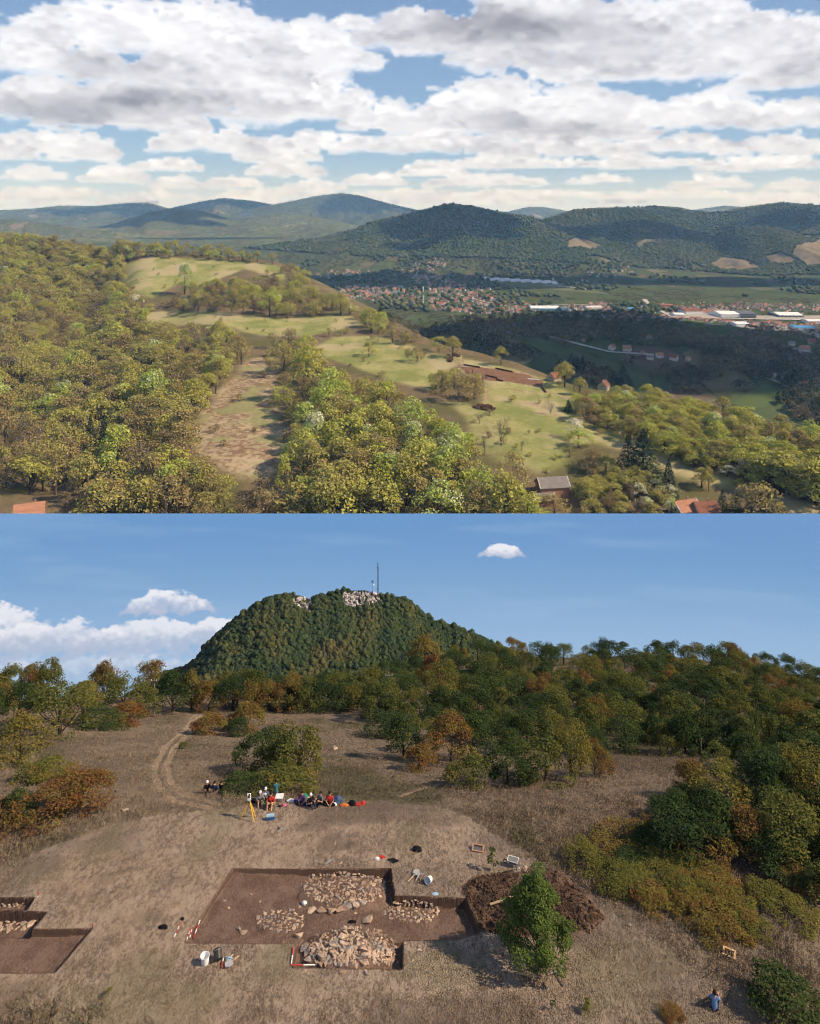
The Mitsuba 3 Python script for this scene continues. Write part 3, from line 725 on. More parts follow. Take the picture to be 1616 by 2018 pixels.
def crown_blob(seed, hue, sub=1, amp=.5, quads=0):
    """A far tree crown: a lumpy rounded mass, with loose leaf sprays on it where it is near enough to need them."""
    r = np.random.default_rng(seed)
    m = trimesh.creation.icosphere(subdivisions=sub); v = np.array(m.vertices)
    n = meshkit.fbm(v * 1.7 + seed * 3.1, 3, seed=seed) - .5
    v = v * (1 + amp * 1.6 * n)[:, None] * [.5, .5, .42]; v[:, 2] += .52; v[:, 2] = np.maximum(v[:, 2], .04)
    f = np.array(m.faces); uv = np.column_stack([np.full(len(v), hue) + .05 * r.normal(size=len(v)), np.clip(.5 + .22 * r.normal(size=len(v)), 0, 1)])
    if quads:
        k = r.integers(0, len(v), quads); d = v[k] - [0, 0, .45]; d /= np.linalg.norm(d, axis=1, keepdims=True) + 1e-9
        nr = d + r.normal(size=d.shape) * .45; nr /= np.linalg.norm(nr, axis=1, keepdims=True)
        lv, lf = leaf_quads(r, v[k] + d * r.uniform(-.02, .07, (quads, 1)), nr, .075)
        uv = np.vstack([uv, np.repeat(np.column_stack([hue + .08 * r.normal(size=quads), np.clip(.5 + .3 * r.normal(size=quads), 0, 1)]), 4, 0)])
        v, f = join([(v, f), (lv, lf)])
    return (v, f, uv), tube([[0, 0, -.1], [0, 0, .3], [0, 0, .5]], [.03, .025, .01], 4)
def blob_group(name, crown, trunk, leaves):
    (v, f, uv) = crown
    scene[name] = {'type': 'shapegroup', 'trunk': mikit.ply(trunk, 'bark'), 'crown': mikit.ply((v, f), leaves, smooth=True, uv=uv)}
    return name
GR['far_clump'] = [blob_group(f'far_clump_model_{k}', *crown_blob(60 + k, .06 + .07 * k), 'far_leaves') for k in range(4)]
# autumn trees of the dig hill
kinds('dark_green_tree', 3, 'autumn_leaves', hue=.17, spread=.07, count=2900, leaf=.0195, z0=.02, rx=.46, clumps=40, lump=.15)
kinds('olive_autumn_tree', 3, 'autumn_leaves', hue=.44, spread=.10, count=2900, leaf=.0195, z0=.02, rx=.46, clumps=40, lump=.15)
kinds('yellowing_tree', 2, 'autumn_leaves', hue=.60, spread=.08, count=2900, leaf=.0195, z0=.02, rx=.46, clumps=40, lump=.15)
kinds('rusty_tree', 2, 'autumn_leaves', hue=.78, spread=.09, count=2700, leaf=.0195, bare=30, z0=.02, rx=.46, clumps=40, lump=.15)
kinds('green_bush', 3, 'autumn_leaves', hue=.22, spread=.09, count=3400, leaf=.026, rx=.62, z0=.0, lump=.19, stem=.02, clumps=34)
kinds('olive_bush', 3, 'autumn_leaves', hue=.46, spread=.11, count=3400, leaf=.026, rx=.64, z0=.0, lump=.19, stem=.02, clumps=34)
kinds('bramble_bush', 2, 'autumn_leaves', hue=.58, spread=.08, count=3000, leaf=.024, rx=.64, z0=.0, lump=.17, stem=.02, clumps=40)
kinds('rust_bush', 3, 'autumn_leaves', hue=.78, spread=.12, count=3400, leaf=.025, rx=.64, z0=.0, lump=.19, stem=.02, clumps=34, bare=40)
GR['mountain_tree'] = [blob_group(f'mountain_tree_model_{k}', *crown_blob(80 + k, .20 + .05 * k, 2, .75, 110), 'mountain_leaves') for k in range(4)]

RNG = np.random.default_rng(4)
def instance(key, kind, x, y, z, h, w, rot=None, var=None):
    g = GR[kind]; k = RNG.integers(len(g)) if var is None else var
    rot = RNG.uniform(0, 360) if rot is None else rot
    scene[key] = {'type': 'instance', 'group': {'type': 'ref', 'id': g[k]}, 'to_world': T().translate([float(x), float(y), float(z)]).rotate([0, 0, 1], float(rot)).scale([float(w), float(w), float(h)])}
CROWN = {k: 2 * .42 for k in GR}
CROWN.update({k: 2 * .62 for k in ('spring_shrub', 'brown_shrub', 'green_bush', 'olive_bush', 'rust_bush', 'bramble_bush')}, conifer=.42, bare_tree=.55, blossom_tree=.9, dim_tree=1.0, far_clump=1.0, mountain_tree=1.0)

_where = {}
def plant(kind, name, x, row, wpx, hpx, at, label, cat='tree', grp=None, var=None, rot=None):
    """A tree whose crown is about wpx wide and hpx high in the frame, standing on the terrain seen at (x, row)."""
    X, Y, Z = (float(v[0]) for v in at([x], [row]))
    if not np.isfinite(Y): return
    s = (row - HY) / F
    w = wpx * Y / F / CROWN[kind]
    hh = math.sqrt(max(hpx ** 2 - (s * wpx * .8) ** 2, (.5 * hpx) ** 2)) * Y / F
    if at is up_at:
        lim = 433 + .62 * w * CROWN[kind]
        if Y < lim:
            X, Y = X * lim / Y, lim; Z = float(z_grid(X, Y))
    key = key_for(name); _where[key] = x
    instance(key, kind, X, Y, Z - .01 * hh, hh, w, var=var, rot=rot)
    tag(key, label, cat, grp)
    return key

def scatter(poly_px, sp, rng, jitter=.45, holes=()):
    """Points (column, row) of a jittered lattice inside an image-space outline on the hillside; sp(row) is their spacing."""
    p = np.array(poly_px, float); out = []
    row = p[:, 1].min()
    while row < p[:, 1].max() + 1:
        s = sp(row)
        xs = np.arange(p[:, 0].min() + rng.uniform(0, s), p[:, 0].max(), s)
        xs = xs + rng.uniform(-jitter, jitter, len(xs)) * s
        ys = row + rng.uniform(-jitter, jitter, len(xs)) * s * .55
        ok = inside(poly_px, xs, ys)
        for h in holes:
            ok &= ~inside(h, xs, ys)
        out += list(zip(xs[ok], ys[ok]))
        row += s * .55
    return out

def near_label(look, x, row, marks, limit=1e9):
    """Names a tree by the landmark nearest to it and the side it stands on."""
    d = [math.hypot(x - m[0], (row - m[1]) * 1.4) for m in marks]
    i = int(np.argmin(d)); mx, my, nm = marks[i]
    ang = math.degrees(math.atan2(-(row - my) * 1.4, x - mx)) % 360
    side = ['right of', 'above and right of', 'above', 'above and left of', 'left of', 'below and left of', 'below', 'below and right of'][int(((ang + 22.5) % 360) // 45)]
    far = 'just ' if d[i] < 48 else '' if d[i] < 100 else 'well '
    return f'{look} {far}{side} the {nm}'
# ------------------------------------------------------------------ woods of the dig hill
rg = np.random.default_rng(11)
def near_size(row):
    return float(fit([(1290, 44), (1350, 56), (1400, 68), (1500, 92), (1600, 118), (1800, 150)], row))
WORD = {'dark_green_tree': 'dark green', 'olive_autumn_tree': 'olive green', 'yellowing_tree': 'yellowing', 'rusty_tree': 'rust coloured', 'green_bush': 'dark green', 'olive_bush': 'olive', 'rust_bush': 'rusty brown'}
def low_place(x, row):
    if row > 1560: return 'low on the right flank below the dig'
    if x < 430: return 'along the top left edge of the dry meadow'
    if x < 760: return 'in the tree line under the mountain'
    if row < 1335: return 'on the skyline ' + ('right of the mountain' if x < 1200 else 'at the far right')
    if x < 1080: return 'in the middle of the wood ' + ('high on the slope' if row < 1410 else 'at its meadow edge')
    if x < 1360: return 'in the right wood ' + ('high on the slope' if row < 1410 else 'at its lower edge')
    return 'in the right hand wood ' + ('above the lone pole' if row < 1450 else 'below the lone pole')

special = [  # kind, name, column, row, width, height, label
    ('dark_green_tree', 'autumn_tree', 40, 1432, 84, 92, 'dark green tree at the left end of the meadow tree line'),
    ('olive_autumn_tree', 'autumn_tree', 118, 1450, 130, 124, 'tall olive tree with a brown tinged top at the upper left'),
    ('yellowing_tree', 'autumn_tree', 165, 1425, 100, 96, 'yellowing tree right of the tall olive tree at upper left'),
    ('green_bush', 'autumn_bush', 200, 1436, 110, 66, 'dark green bush below the tree line at upper left'),
    ('rust_bush', 'autumn_bush', 252, 1430, 96, 66, 'brown bush between the dark green bush and the left utility pole'),
    ('olive_autumn_tree', 'autumn_tree', 246, 1402, 92, 78, 'olive tree just left of the left utility pole'),
    ('olive_bush', 'autumn_bush', 292, 1412, 60, 60, 'olive bush behind the foot of the left utility pole'),
    ('dark_green_tree', 'autumn_tree', 340, 1404, 86, 92, 'green tree just right of the left utility pole'),
    ('yellowing_tree', 'autumn_tree', 378, 1400, 66, 86, 'yellow green tree right of the left utility pole'),
    ('rust_bush', 'autumn_bush', 412, 1402, 88, 72, 'grey brown bush above the bend of the track'),
    ('yellowing_tree', 'autumn_tree', 42, 1508, 116, 122, 'yellowing tree at the left edge of the dry meadow'),
    ('olive_bush', 'autumn_bush', 84, 1540, 130, 70, 'olive bush above the rusty bushes at the left edge'),
    ('rust_bush', 'autumn_bush', 160, 1590, 150, 112, 'large rusty bush left of the track, rightmost of its clump'),
    ('rust_bush', 'autumn_bush', 92, 1612, 140, 104, 'rusty orange bush in the middle of the left clump'),
    ('green_bush', 'autumn_bush', 34, 1622, 84, 84, 'bright green bush at the left edge beside rusty bushes'),
    ('rust_bush', 'autumn_bush', -10, 1640, 120, 90, 'dark rusty bush cut off by the left edge'),
    ('rust_bush', 'autumn_bush', 412, 1446, 92, 62, 'dark rusty bush beside the top of the track'),
    ('rust_bush', 'autumn_bush', 486, 1440, 92, 74, 'maroon bush right of the top of the track'),
    ('green_bush', 'autumn_bush', 468, 1450, 62, 48, 'small dark green bush in front of the maroon bush'),
    ('green_bush', 'autumn_bush', 518, 1522, 100, 96, 'dark green bush rising above the resting people'),
    ('olive_bush', 'autumn_bush', 584, 1540, 112, 128, 'yellow olive bush with orange side above the resting people'),
    ('olive_bush', 'autumn_bush', 552, 1561, 140, 84, 'broad olive bush that shades the resting people'),
    ('green_bush', 'autumn_bush', 470, 1562, 94, 66, 'low dark bush between the two groups of people'),
    ('olive_bush', 'autumn_bush', 545, 1536, 120, 100, 'tangled olive bush in the middle of the clump above the people'),
    ('olive_bush', 'autumn_bush', 362, 1476, 20, 17, 'tiny yellow bush between the wheel tracks'),
    ('dark_green_tree', 'autumn_tree', 795, 1494, 92, 100, 'dark green tree at the left corner of the big wood'),
    ('rust_bush', 'autumn_bush', 825, 1518, 80, 66, 'rusty bush in front of the left corner of the big wood'),
    ('rust_bush', 'autumn_bush', 888, 1506, 110, 104, 'round brown bush at the meadow edge of the big wood'),
    ('olive_bush', 'autumn_bush', 934, 1550, 110, 86, 'olive bush with orange tips at the meadow edge of the big wood'),
    ('green_bush', 'autumn_bush', 1000, 1546, 100, 96, 'green bush in the meadow edge of the big wood'),
    ('olive_bush', 'autumn_bush', 1075, 1540, 120, 110, 'dark olive bush in the meadow edge of the big wood'),
    ('yellowing_tree', 'autumn_tree', 1125, 1532, 90, 120, 'yellow green tree at the meadow edge of the big wood'),
    ('rust_bush', 'autumn_bush', 1172, 1528, 66, 72, 'brown bush at the right corner of the big wood edge'),
    ('yellowing_tree', 'autumn_tree', 838, 1322, 84, 78, 'tall yellow green tree standing up against the mountain'),
    ('rusty_tree', 'autumn_tree', 756, 1330, 74, 78, 'orange topped tree standing up against the mountain'),
    ('dark_green_tree', 'autumn_tree', 1184, 1306, 38, 42, 'dark green tree standing tallest on the right skyline'),
    ('dark_green_tree', 'autumn_tree', 1340, 1684, 128, 128, 'dark green round tree above the yellow brambles'),
    ('rust_bush', 'autumn_bush', 1268, 1650, 76, 52, 'small olive brown bush left of the dark round tree'),
    ('rusty_tree', 'autumn_tree', 1478, 1676, 110, 110, 'orange leaved tree right of the dark round tree'),
    ('yellowing_tree', 'autumn_tree', 1420, 1600, 130, 112, 'broad yellowing tree below the lone pole'),
    ('green_bush', 'autumn_bush', 1545, 1996, 172, 138, 'large dark green bush in the bottom right corner'),
    ('rust_bush', 'autumn_bush', 1326, 2006, 62, 30, 'orange leaved bush at the bottom edge'),
]
taken = []
WORD['bramble_bush'] = 'yellow olive'
for k, nm, x, row, w, h, lb in special:
    plant(k, nm, x, row, w, h, low_at, lb, 'bush' if 'bush' in nm else 'tree')
    taken.append((x, row - h * .15, w * .33))

BIGWOOD = [(735, 1404), (745, 1350), (800, 1318), (900, 1308), (1000, 1303), (1300, 1303), (1440, 1312), (1616, 1352), (1700, 1380), (1700, 1800), (1616, 1790), (1500, 1722), (1400, 1690), (1300, 1680), (1280, 1665), (1300, 1620), (1345, 1566), (1372, 1512), (1330, 1500),
           (1215, 1488), (1195, 1518), (1100, 1528), (1000, 1540), (900, 1536), (830, 1514), (752, 1494)]
LOWMARKS = [(755, 1290, 'orange topped tree on the mountain'), (838, 1280, 'tall yellow green tree on the mountain'), (766, 1395, 'middle utility pole'), (1184, 1290, 'tallest dark tree on the right skyline'), (1112, 1318, 'bare patch on the skyline'),
            (1382, 1500, 'lone right pole'), (888, 1480, 'round brown bush at the meadow edge'), (1000, 1520, 'green bush in the wood edge'), (1172, 1510, 'brown bush at the right wood corner'), (1340, 1640, 'dark round tree'), (1478, 1640, 'orange leaved tree by the brambles'),
            (1420, 1560, 'broad yellowing tree below the pole'), (1600, 1340, 'right end of the skyline'), (1420, 1320, 'middle of the right skyline'), (980, 1330, 'notch between mountain and wood'), (1240, 1400, 'middle of the right wood'), (1560, 1480, 'right edge of the wood'), (1560, 1640, 'dark gap at the right edge'), (304, 1400, 'left utility pole'), (545, 1395, 'middle of the tree line'), (60, 1400, 'left end of the tree line')]
KL = ['dark_green_tree', 'olive_autumn_tree', 'yellowing_tree', 'rusty_tree', 'green_bush', 'olive_bush', 'rust_bush']
pts = scatter(BIGWOOD, lambda r: 0.50 * near_size(r), rg, holes=[[(1085, 1318), (1150, 1318), (1140, 1348), (1090, 1345)]])
pts += [(x + rg.uniform(-8, 8), r + rg.uniform(-3, 3)) for r, st in ((1394, 24), (1403, 34)) for x in np.arange(400, 762, st)]
pts += [(x + rg.uniform(-6, 6), r + rg.uniform(-4, 4)) for x0_, x1_, r in ((-20, 420, 1390), (-20, 300, 1404), (-20, 210, 1420), (-20, 120, 1436)) for x in np.arange(x0_, x1_, 38)]
pts += scatter([(-30, 1425), (-30, 1388), (300, 1384), (420, 1384), (420, 1396), (300, 1400), (150, 1412)], lambda r: 34, rg)
nw = 0
for x, row in sorted(pts, key=lambda q: -q[1]):
    if any(abs(x - a) < c and abs(row - b) < c * .8 for a, b, c in taken): continue
    W = near_size(row) * rg.uniform(.6, 1.1)
    tone = meshkit.noise(np.array([x / 70., row / 45., 3.])) + .25 * rg.normal()
    if row < 1330: k = rg.choice(KL, p=[.5, .30, .07, .02, .07, .04, .0])
    elif tone < .42: k = rg.choice(KL, p=[.36, .2, .04, .02, .26, .1, .02])
    elif tone < .74: k = rg.choice(KL, p=[.14, .28, .12, .03, .14, .23, .06])
    else: k = rg.choice(KL, p=[.10, .24, .12, .11, .10, .19, .14])
    if row > 1405 and x > 760 and rg.random() < .72:
        k = {'dark_green_tree': 'green_bush', 'olive_autumn_tree': 'olive_bush', 'yellowing_tree': 'bramble_bush', 'rusty_tree': 'rust_bush'}.get(k, k)
    bush = 'bush' in k
    H = W * (rg.uniform(.82, 1.08) if bush else rg.uniform(.95, 1.25))
    if x < 765 and row > 1380: H = rg.uniform(58, 84) + (12 if x < 400 else 0); W = rg.uniform(54, 84)
    pl = low_place(x, row)
    plant(k, 'autumn_bush' if bush else k, x, row, W, H, low_at, near_label(f'{WORD[k]} {"bush" if bush else "tree"}', x, row, LOWMARKS), 'bush' if bush else 'tree', f'{"bushes" if bush else "trees"} {pl}')
    nw += 1
# brambles between the spoil heap and the right wood
for x, row in scatter([(1120, 1690), (1200, 1682), (1290, 1690), (1400, 1725), (1500, 1765), (1580, 1806), (1590, 1850), (1490, 1862), (1380, 1842), (1270, 1800), (1190, 1750)], lambda r: 62, rg):
    k = rg.choice(['bramble_bush', 'bramble_bush', 'green_bush', 'rust_bush'], p=[.4, .3, .1, .2])
    plant(k, 'bramble', x, row, rg.uniform(85, 125), rg.uniform(44, 66), low_at, near_label(('yellow olive' if k == 'bramble_bush' else 'green' if k == 'green_bush' else 'brown') + ' bramble', x, row, [(1130, 1700, 'top left of the thicket'), (1250, 1690, 'small olive bush'), (1340, 1690, 'dark round tree'), (1480, 1740, 'orange leaved tree'), (1570, 1820, 'right edge of the thicket'), (1437, 1880, 'wooden frame'), (1300, 1770, 'middle of the thicket'), (1230, 1790, 'bottom left of the thicket')]), 'bramble', 'brambles right of the spoil heap')
print('low wood', nw)

# the lone young tree in front of the spoil heap
(v, f, uv), wood = make_tree(5, .30, .06, clumps=165, leaves=19000, leaf=.0122, rx=.45, z0=.0, lump=.072, stem=.016, top=.20, hollow=.28, limbs=24, wide=.34, rough=.3, bare=12)
X, Y, Z = (float(q[0]) for q in low_at([1058], [1893]))
hh = 186 * Y / F
tm = T().translate([X, Y, Z]).rotate([0, 0, 1], 40).scale([hh * 1.08, hh * 1.08, hh])
scene['young_tree__trunk'] = mikit.ply(wood, 'bark', to_world=tm)
scene['young_leaves'] = {'type': 'principledthin', 'base_color': mikit.proc(lambda p, n, uv: mikit.mix((.065, .112, .030), (.17, .215, .058), uv.y)), 'roughness': .6, 'diff_trans': .7, 'spec_trans': 0.0, 'eta': 1.3}
scene['young_tree__crown'] = mikit.ply((v, f), 'young_leaves', uv=uv, to_world=tm)
tag('young_tree', 'fresh green young tree standing alone in front of the spoil heap', 'tree')

# saplings and weeds on the dig
for kx, kr, w, h, nm, hue, lb in ((972, 1713, 22, 46, 'sapling', .35, 'thin pale green sapling behind the spoil heap'), (1088, 1990, 12, 22, 'weed', .28, 'small upright green weed at the bottom edge'), (1156, 1992, 24, 26, 'weed', .5, 'grey green weed at the bottom edge'), (213, 1965, 14, 20, 'weed', .5, 'pale weed on the mown grass at lower left'), (1560, 1395, 1, 1, '', 0, '')):
    if not nm: continue
    (v, f, uv), wood = make_tree(int(kx), hue, .06, clumps=9, leaves=170, leaf=.05, rx=.22, z0=.05, lump=.13, stem=.012, limbs=6)
    X, Y, Z = (float(q[0]) for q in low_at([kx], [kr]))
    hh = h * Y / F * .9; key = key_for(nm)
    tm = T().translate([X, Y, Z]).scale([w * Y / F / .5, w * Y / F / .5, hh])
    scene[key + '__stem'] = mikit.ply(wood, 'bark', to_world=tm)
    scene[key + '__foliage'] = mikit.ply((v, f), 'autumn_leaves', uv=uv, to_world=tm)
    tag(key, lb, 'weed' if nm == 'weed' else 'sapling')

# the mountain's canopy, which reads as one mass
MT = [(p[0], p[1]) for p in MOUNT if p[1] < 1356] + [(1000, 1356), (280, 1356)]
CLIFFS = [[(570, 1178), (598, 1170), (616, 1182), (617, 1210), (590, 1206)], [(668, 1172), (700, 1162), (728, 1157), (744, 1164), (754, 1192), (726, 1196), (700, 1202), (680, 1196)]]
mp = scatter(MT, lambda r: 5.4, rg, holes=CLIFFS)
mx, my, mz = ray_hit(z_low, [p[0] for p in mp], [p[1] for p in mp], np.concatenate([np.linspace(150, 424, 1100)]))
n = 0
for X, Y, Z in zip(mx, my, mz):
    if not np.isfinite(Y) or Y < 215: continue
    n += 1
    w = rg.uniform(1.15, 2.0) * (1.4 if rg.random() < .15 else 1)
    instance(f'mountain_wood__{n:04d}', 'mountain_tree', X, Y, Z - .3, w * rg.uniform(.9, 1.3), w)
tag('mountain_wood', 'dense green wood covering the mountain with the mast', 'wood', kind='stuff')
for x0 in np.arange(290, 1090, 5.0):                                # trees along the mountain's skyline
    Yr = 337.5; r0 = fit(MOUNT, x0 + rg.uniform(-2, 2))
    if any(inside(c, [x0], [r0 + 4])[0] for c in CLIFFS): continue
    X = (x0 - HX) / F * Yr; n += 1
    w = rg.uniform(1.0, 1.7)
    instance(f'mountain_wood__{n:04d}', 'mountain_tree', X, Yr, float(z_mount(X, Yr)) - .3, w * 1.15, w)
print('mountain', n)
# ------------------------------------------------------------------ woods of the panorama hill
ru = np.random.default_rng(23)
def up_size(row):
    return float(fit([(470, 22), (500, 24), (600, 33), (700, 43), (800, 55), (900, 66), (1070, 88)], row))
HILL = [(-20, 480), (24, 478), (110, 492), (200, 506), (260, 497), (330, 496), (450, 504), (540, 518), (600, 552), (640, 590), (700, 626), (760, 652), (860, 692), (1000, 720), (1130, 768), (1250, 788), (1400, 818), (1500, 846), (1640, 892), (1640, 1066), (-20, 1066)]
HOLES = [[(500, 705), (552, 700), (545, 760), (556, 830), (580, 890), (560, 935), (470, 945), (420, 915), (365, 880), (392, 815), (440, 765), (470, 730)],
         [(236, 556), (254, 520), (300, 508), (420, 514), (540, 522), (575, 545), (500, 536), (400, 552), (300, 580)],
         [(255, 620), (330, 614), (450, 620), (560, 630), (690, 624), (715, 640), (610, 660), (520, 660), (430, 640), (310, 638)],
         [(615, 690), (660, 668), (740, 668), (830, 694), (880, 704), (960, 715), (1060, 742), (1120, 772), (1135, 804), (1150, 838), (1210, 853), (1290, 888), (1370, 928), (1480, 953), (1640, 1005), (1640, 1026), (1500, 985), (1420, 960), (1330, 935), (1230, 895), (1170, 876), (1115, 890), (1120, 925), (1060, 935), (985, 910), (930, 875), (905, 825), (850, 790), (760, 750), (690, 725), (640, 708)],
         [(-20, 985), (110, 985), (180, 1010), (180, 1016), (60, 1016), (60, 1040), (-20, 1040)], [(1050, 920), (1125, 918), (1130, 965), (1060, 985)], [(1330, 985), (1420, 980), (1420, 1030), (1320, 1030)]]
UW = {'olive_tree': 'olive green leafing', 'green_tree': 'fresh green', 'yellow_green_tree': 'yellow green', 'budding_tree': 'brown budding', 'grey_tree': 'grey half bare', 'blossom_tree': 'white blossoming', 'spring_shrub': 'olive', 'brown_shrub': 'brown'}
def up_place(x, row):
    if row < 520 and x > 180: return 'on the crest of the near hill'
    if x < 240: return 'on the far left slope ' + ('high up' if row < 620 else 'halfway down' if row < 800 else 'at its foot')
    if x < 560: return ('below the top clearing' if row < 640 else 'in the steep left wood' if row < 800 else 'left of the bare scar' if x < 380 else 'below the bare scar')
    if x < 1000: return 'along the valley edge of the hill' if row < 720 else ('in the upper middle wood' if row < 850 else 'in the lower middle wood')
    return 'in the right hand strip of wood ' + ('near its top' if row < 850 else 'halfway down' if row < 930 else 'at the bottom edge')
ups = [
    ('conifer', 'conifer', 178, 905, 36, 92, 'dark conifer at the foot of the left slope'), ('conifer', 'conifer', 205, 920, 40, 110, 'tallest dark conifer at the foot of the left slope'), ('conifer', 'conifer', 232, 990, 46, 100, 'dark conifer beside the wire poles at lower left'),
    ('conifer', 'conifer', 1126, 738, 26, 46, 'left dark conifer beside the red gabled roof'), ('conifer', 'conifer', 1150, 740, 24, 42, 'right dark conifer beside the red gabled roof'), ('conifer', 'conifer', 1228, 756, 34, 36, 'dark conifer right of the small gable on the valley edge'),
    ('conifer', 'conifer', 1238, 942, 46, 92, 'left of the two large dark conifers in the orchard'), ('conifer', 'conifer', 1268, 950, 70, 108, 'right of the two large dark conifers in the orchard'), ('conifer', 'conifer', 1318, 984, 42, 84, 'dark conical conifer above the red tiled roof'), ('conifer', 'conifer', 1292, 965, 16, 40, 'slim dark conifer beside the orchard path'),
    ('conifer', 'conifer', 1424, 1012, 26, 50, 'first dark conifer right of the red tiled roof'), ('conifer', 'conifer', 1450, 1012, 28, 46, 'second dark conifer right of the red tiled roof'), ('conifer', 'conifer', 1476, 1010, 22, 40, 'third dark conifer right of the red tiled roof'), ('conifer', 'conifer', 1498, 1010, 30, 50, 'fourth dark conifer right of the red tiled roof'), ('conifer', 'conifer', 1514, 1010, 20, 40, 'rightmost dark conifer in the row right of the red tiled roof'), ('conifer', 'conifer', 1120, 812, 20, 26, 'small dark fir at the end of the dug strip'),
    ('bare_tree', 'bare_tree', 988, 880, 30, 66, 'leafless tree standing alone on the grass below the dig'), ('bare_tree', 'bare_tree', 1085, 816, 22, 30, 'small leafless tree beside the field path'), ('bare_tree', 'bare_tree', 1028, 888, 16, 24, 'leafless sapling right of the lone bare tree'), ('bare_tree', 'bare_tree', 955, 898, 20, 44, 'thin leafless tree at the edge of the middle wood'), ('bare_tree', 'bare_tree', 945, 835, 24, 20, 'low leafless shrub below the dark heap'), ('bare_tree', 'bare_tree', 1043, 856, 12, 10, 'tiny leafless shrub on the grass below the dig'),
    ('spring_shrub', 'shrub', 727, 703, 32, 30, 'round olive shrub alone on the middle meadow'), ('brown_shrub', 'shrub', 822, 714, 42, 30, 'round brown shrub alone on the middle meadow'),
    ('spring_shrub', 'shrub', 870, 772, 52, 44, 'olive shrub at the left of the clump beside the dig'), ('brown_shrub', 'shrub', 905, 792, 72, 54, 'dark brown shrub in front of the clump beside the dig'), ('brown_shrub', 'shrub', 935, 786, 50, 44, 'brown shrub at the right of the clump beside the dig'), ('spring_shrub', 'shrub', 895, 765, 54, 40, 'olive shrub at the back of the clump beside the dig'), ('spring_shrub', 'shrub', 932, 764, 36, 30, 'yellowish shrub at the back right of the clump beside the dig'),
    ('green_tree', 'leafy_tree', 364, 582, 40, 64, 'bright green tree standing in front of the top clearing'), ('blossom_tree', 'blossom_tree', 266, 608, 32, 30, 'cream blossoming tree below the top clearing'), ('blossom_tree', 'blossom_tree', 136, 610, 22, 18, 'white blossoming tree deep in the left gully'),
    ('yellow_green_tree', 'leafy_tree', 335, 900, 70, 92, 'large yellow green tree left of the bare scar'), ('yellow_green_tree', 'leafy_tree', 446, 708, 56, 60, 'round yellow green tree at the top of the bare scar'), ('budding_tree', 'leafy_tree', 276, 1016, 42, 54, 'orange brown tree at the bottom edge left of centre'),
    ('green_tree', 'leafy_tree', 655, 850, 84, 112, 'brightest green tree in the middle wood'), ('yellow_green_tree', 'leafy_tree', 605, 790, 74, 110, 'tall golden tree at the top left of the middle wood'), ('green_tree', 'leafy_tree', 620, 900, 66, 90, 'dark green tree below the brightest green tree'),
    ('yellow_green_tree', 'leafy_tree', 830, 950, 110, 92, 'broad yellow green tree in the middle of the lower wood'), ('green_tree', 'leafy_tree', 950, 1008, 62, 88, 'rounded green tree left of the grey roof'), ('budding_tree', 'leafy_tree', 1010, 980, 64, 90, 'tan budding tree just left of the grey roof'), ('green_tree', 'leafy_tree', 560, 985, 40, 92, 'slim fresh green tree below the bare scar'),
    ('blossom_tree', 'blossom_tree', 1132, 862, 36, 40, 'pinkish white blossoming tree at the edge of the green field'), ('green_tree', 'leafy_tree', 1140, 882, 44, 36, 'green tree in front of the pinkish blossoming tree'),
    ('blossom_tree', 'blossom_tree', 1460, 862, 32, 24, 'white blossoming tree in the middle of the right wood'), ('blossom_tree', 'blossom_tree', 1434, 940, 44, 26, 'white blossoming tree at the left of the lower right group'), ('blossom_tree', 'blossom_tree', 1464, 940, 30, 38, 'tallest white blossoming tree in the lower right group'), ('blossom_tree', 'blossom_tree', 1496, 950, 42, 32, 'white blossoming tree at the front of the lower right group'), ('blossom_tree', 'blossom_tree', 1522, 936, 22, 28, 'small white blossoming tree at the right of the lower right group'), ('blossom_tree', 'blossom_tree', 1296, 840, 20, 18, 'pale blossoming tree near the top of the right wood'),
    ('olive_tree', 'leafy_tree', 1396, 968, 22, 50, 'slim pale green tree standing in the lower right meadow'), ('budding_tree', 'leafy_tree', 1092, 1016, 62, 46, 'brown budding tree in front of the grey roof'),
    ('grey_tree', 'leafy_tree', 128, 1000, 34, 34, 'grey leafed tree in the garden at the lower left'), ('grey_tree', 'leafy_tree', 165, 1012, 46, 34, 'second grey leafed tree in the garden at the lower left'),
]
ups += [('brown_shrub', 'shrub', x_, r_, w_, w_ * .6, f'small brown shrub on the bare scar, {q_}') for x_, r_, w_, q_ in ((520, 745, 26, 'near its top'), (470, 790, 24, 'at its upper left'), (440, 878, 20, 'low on the left'), (540, 800, 30, 'at its right edge'), (500, 850, 14, 'in the middle'), (560, 870, 26, 'low on the right'), (425, 850, 26, 'halfway down on the left'))]
taken = []
for k, nm, x, row, w, h, lb in ups:
    plant(k, nm, x, row, w, h, up_at, lb, 'shrub' if nm == 'shrub' else 'tree')
    taken.append((x, row - h * .1, w * .30))
# little shrubs dotted over the clearings
for hq in (HOLES[1], HOLES[2], HOLES[3]):
    for x, row in scatter(hq, lambda r: 34, ru):
        if ru.random() < .55 or row > 1000 or 895 < x < 1080 and 715 < row < 770: continue
        w_ = up_size(row) * ru.uniform(.16, .34)
        plant(ru.choice(['spring_shrub', 'brown_shrub']), 'shrub', x, row, w_, w_ * .7, up_at, near_label('tiny shrub on the grass', x, row, [(300, 530, 'top clearing'), (480, 600, 'middle clearing'), (727, 690, 'round olive shrub'), (822, 700, 'round brown shrub'), (990, 735, 'hillside dig'), (988, 850, 'lone bare tree'), (1132, 845, 'pinkish blossoming tree'), (1300, 890, 'right wood'), (1500, 960, 'lower right blossom')]), 'shrub', 'tiny shrubs on the clearings')
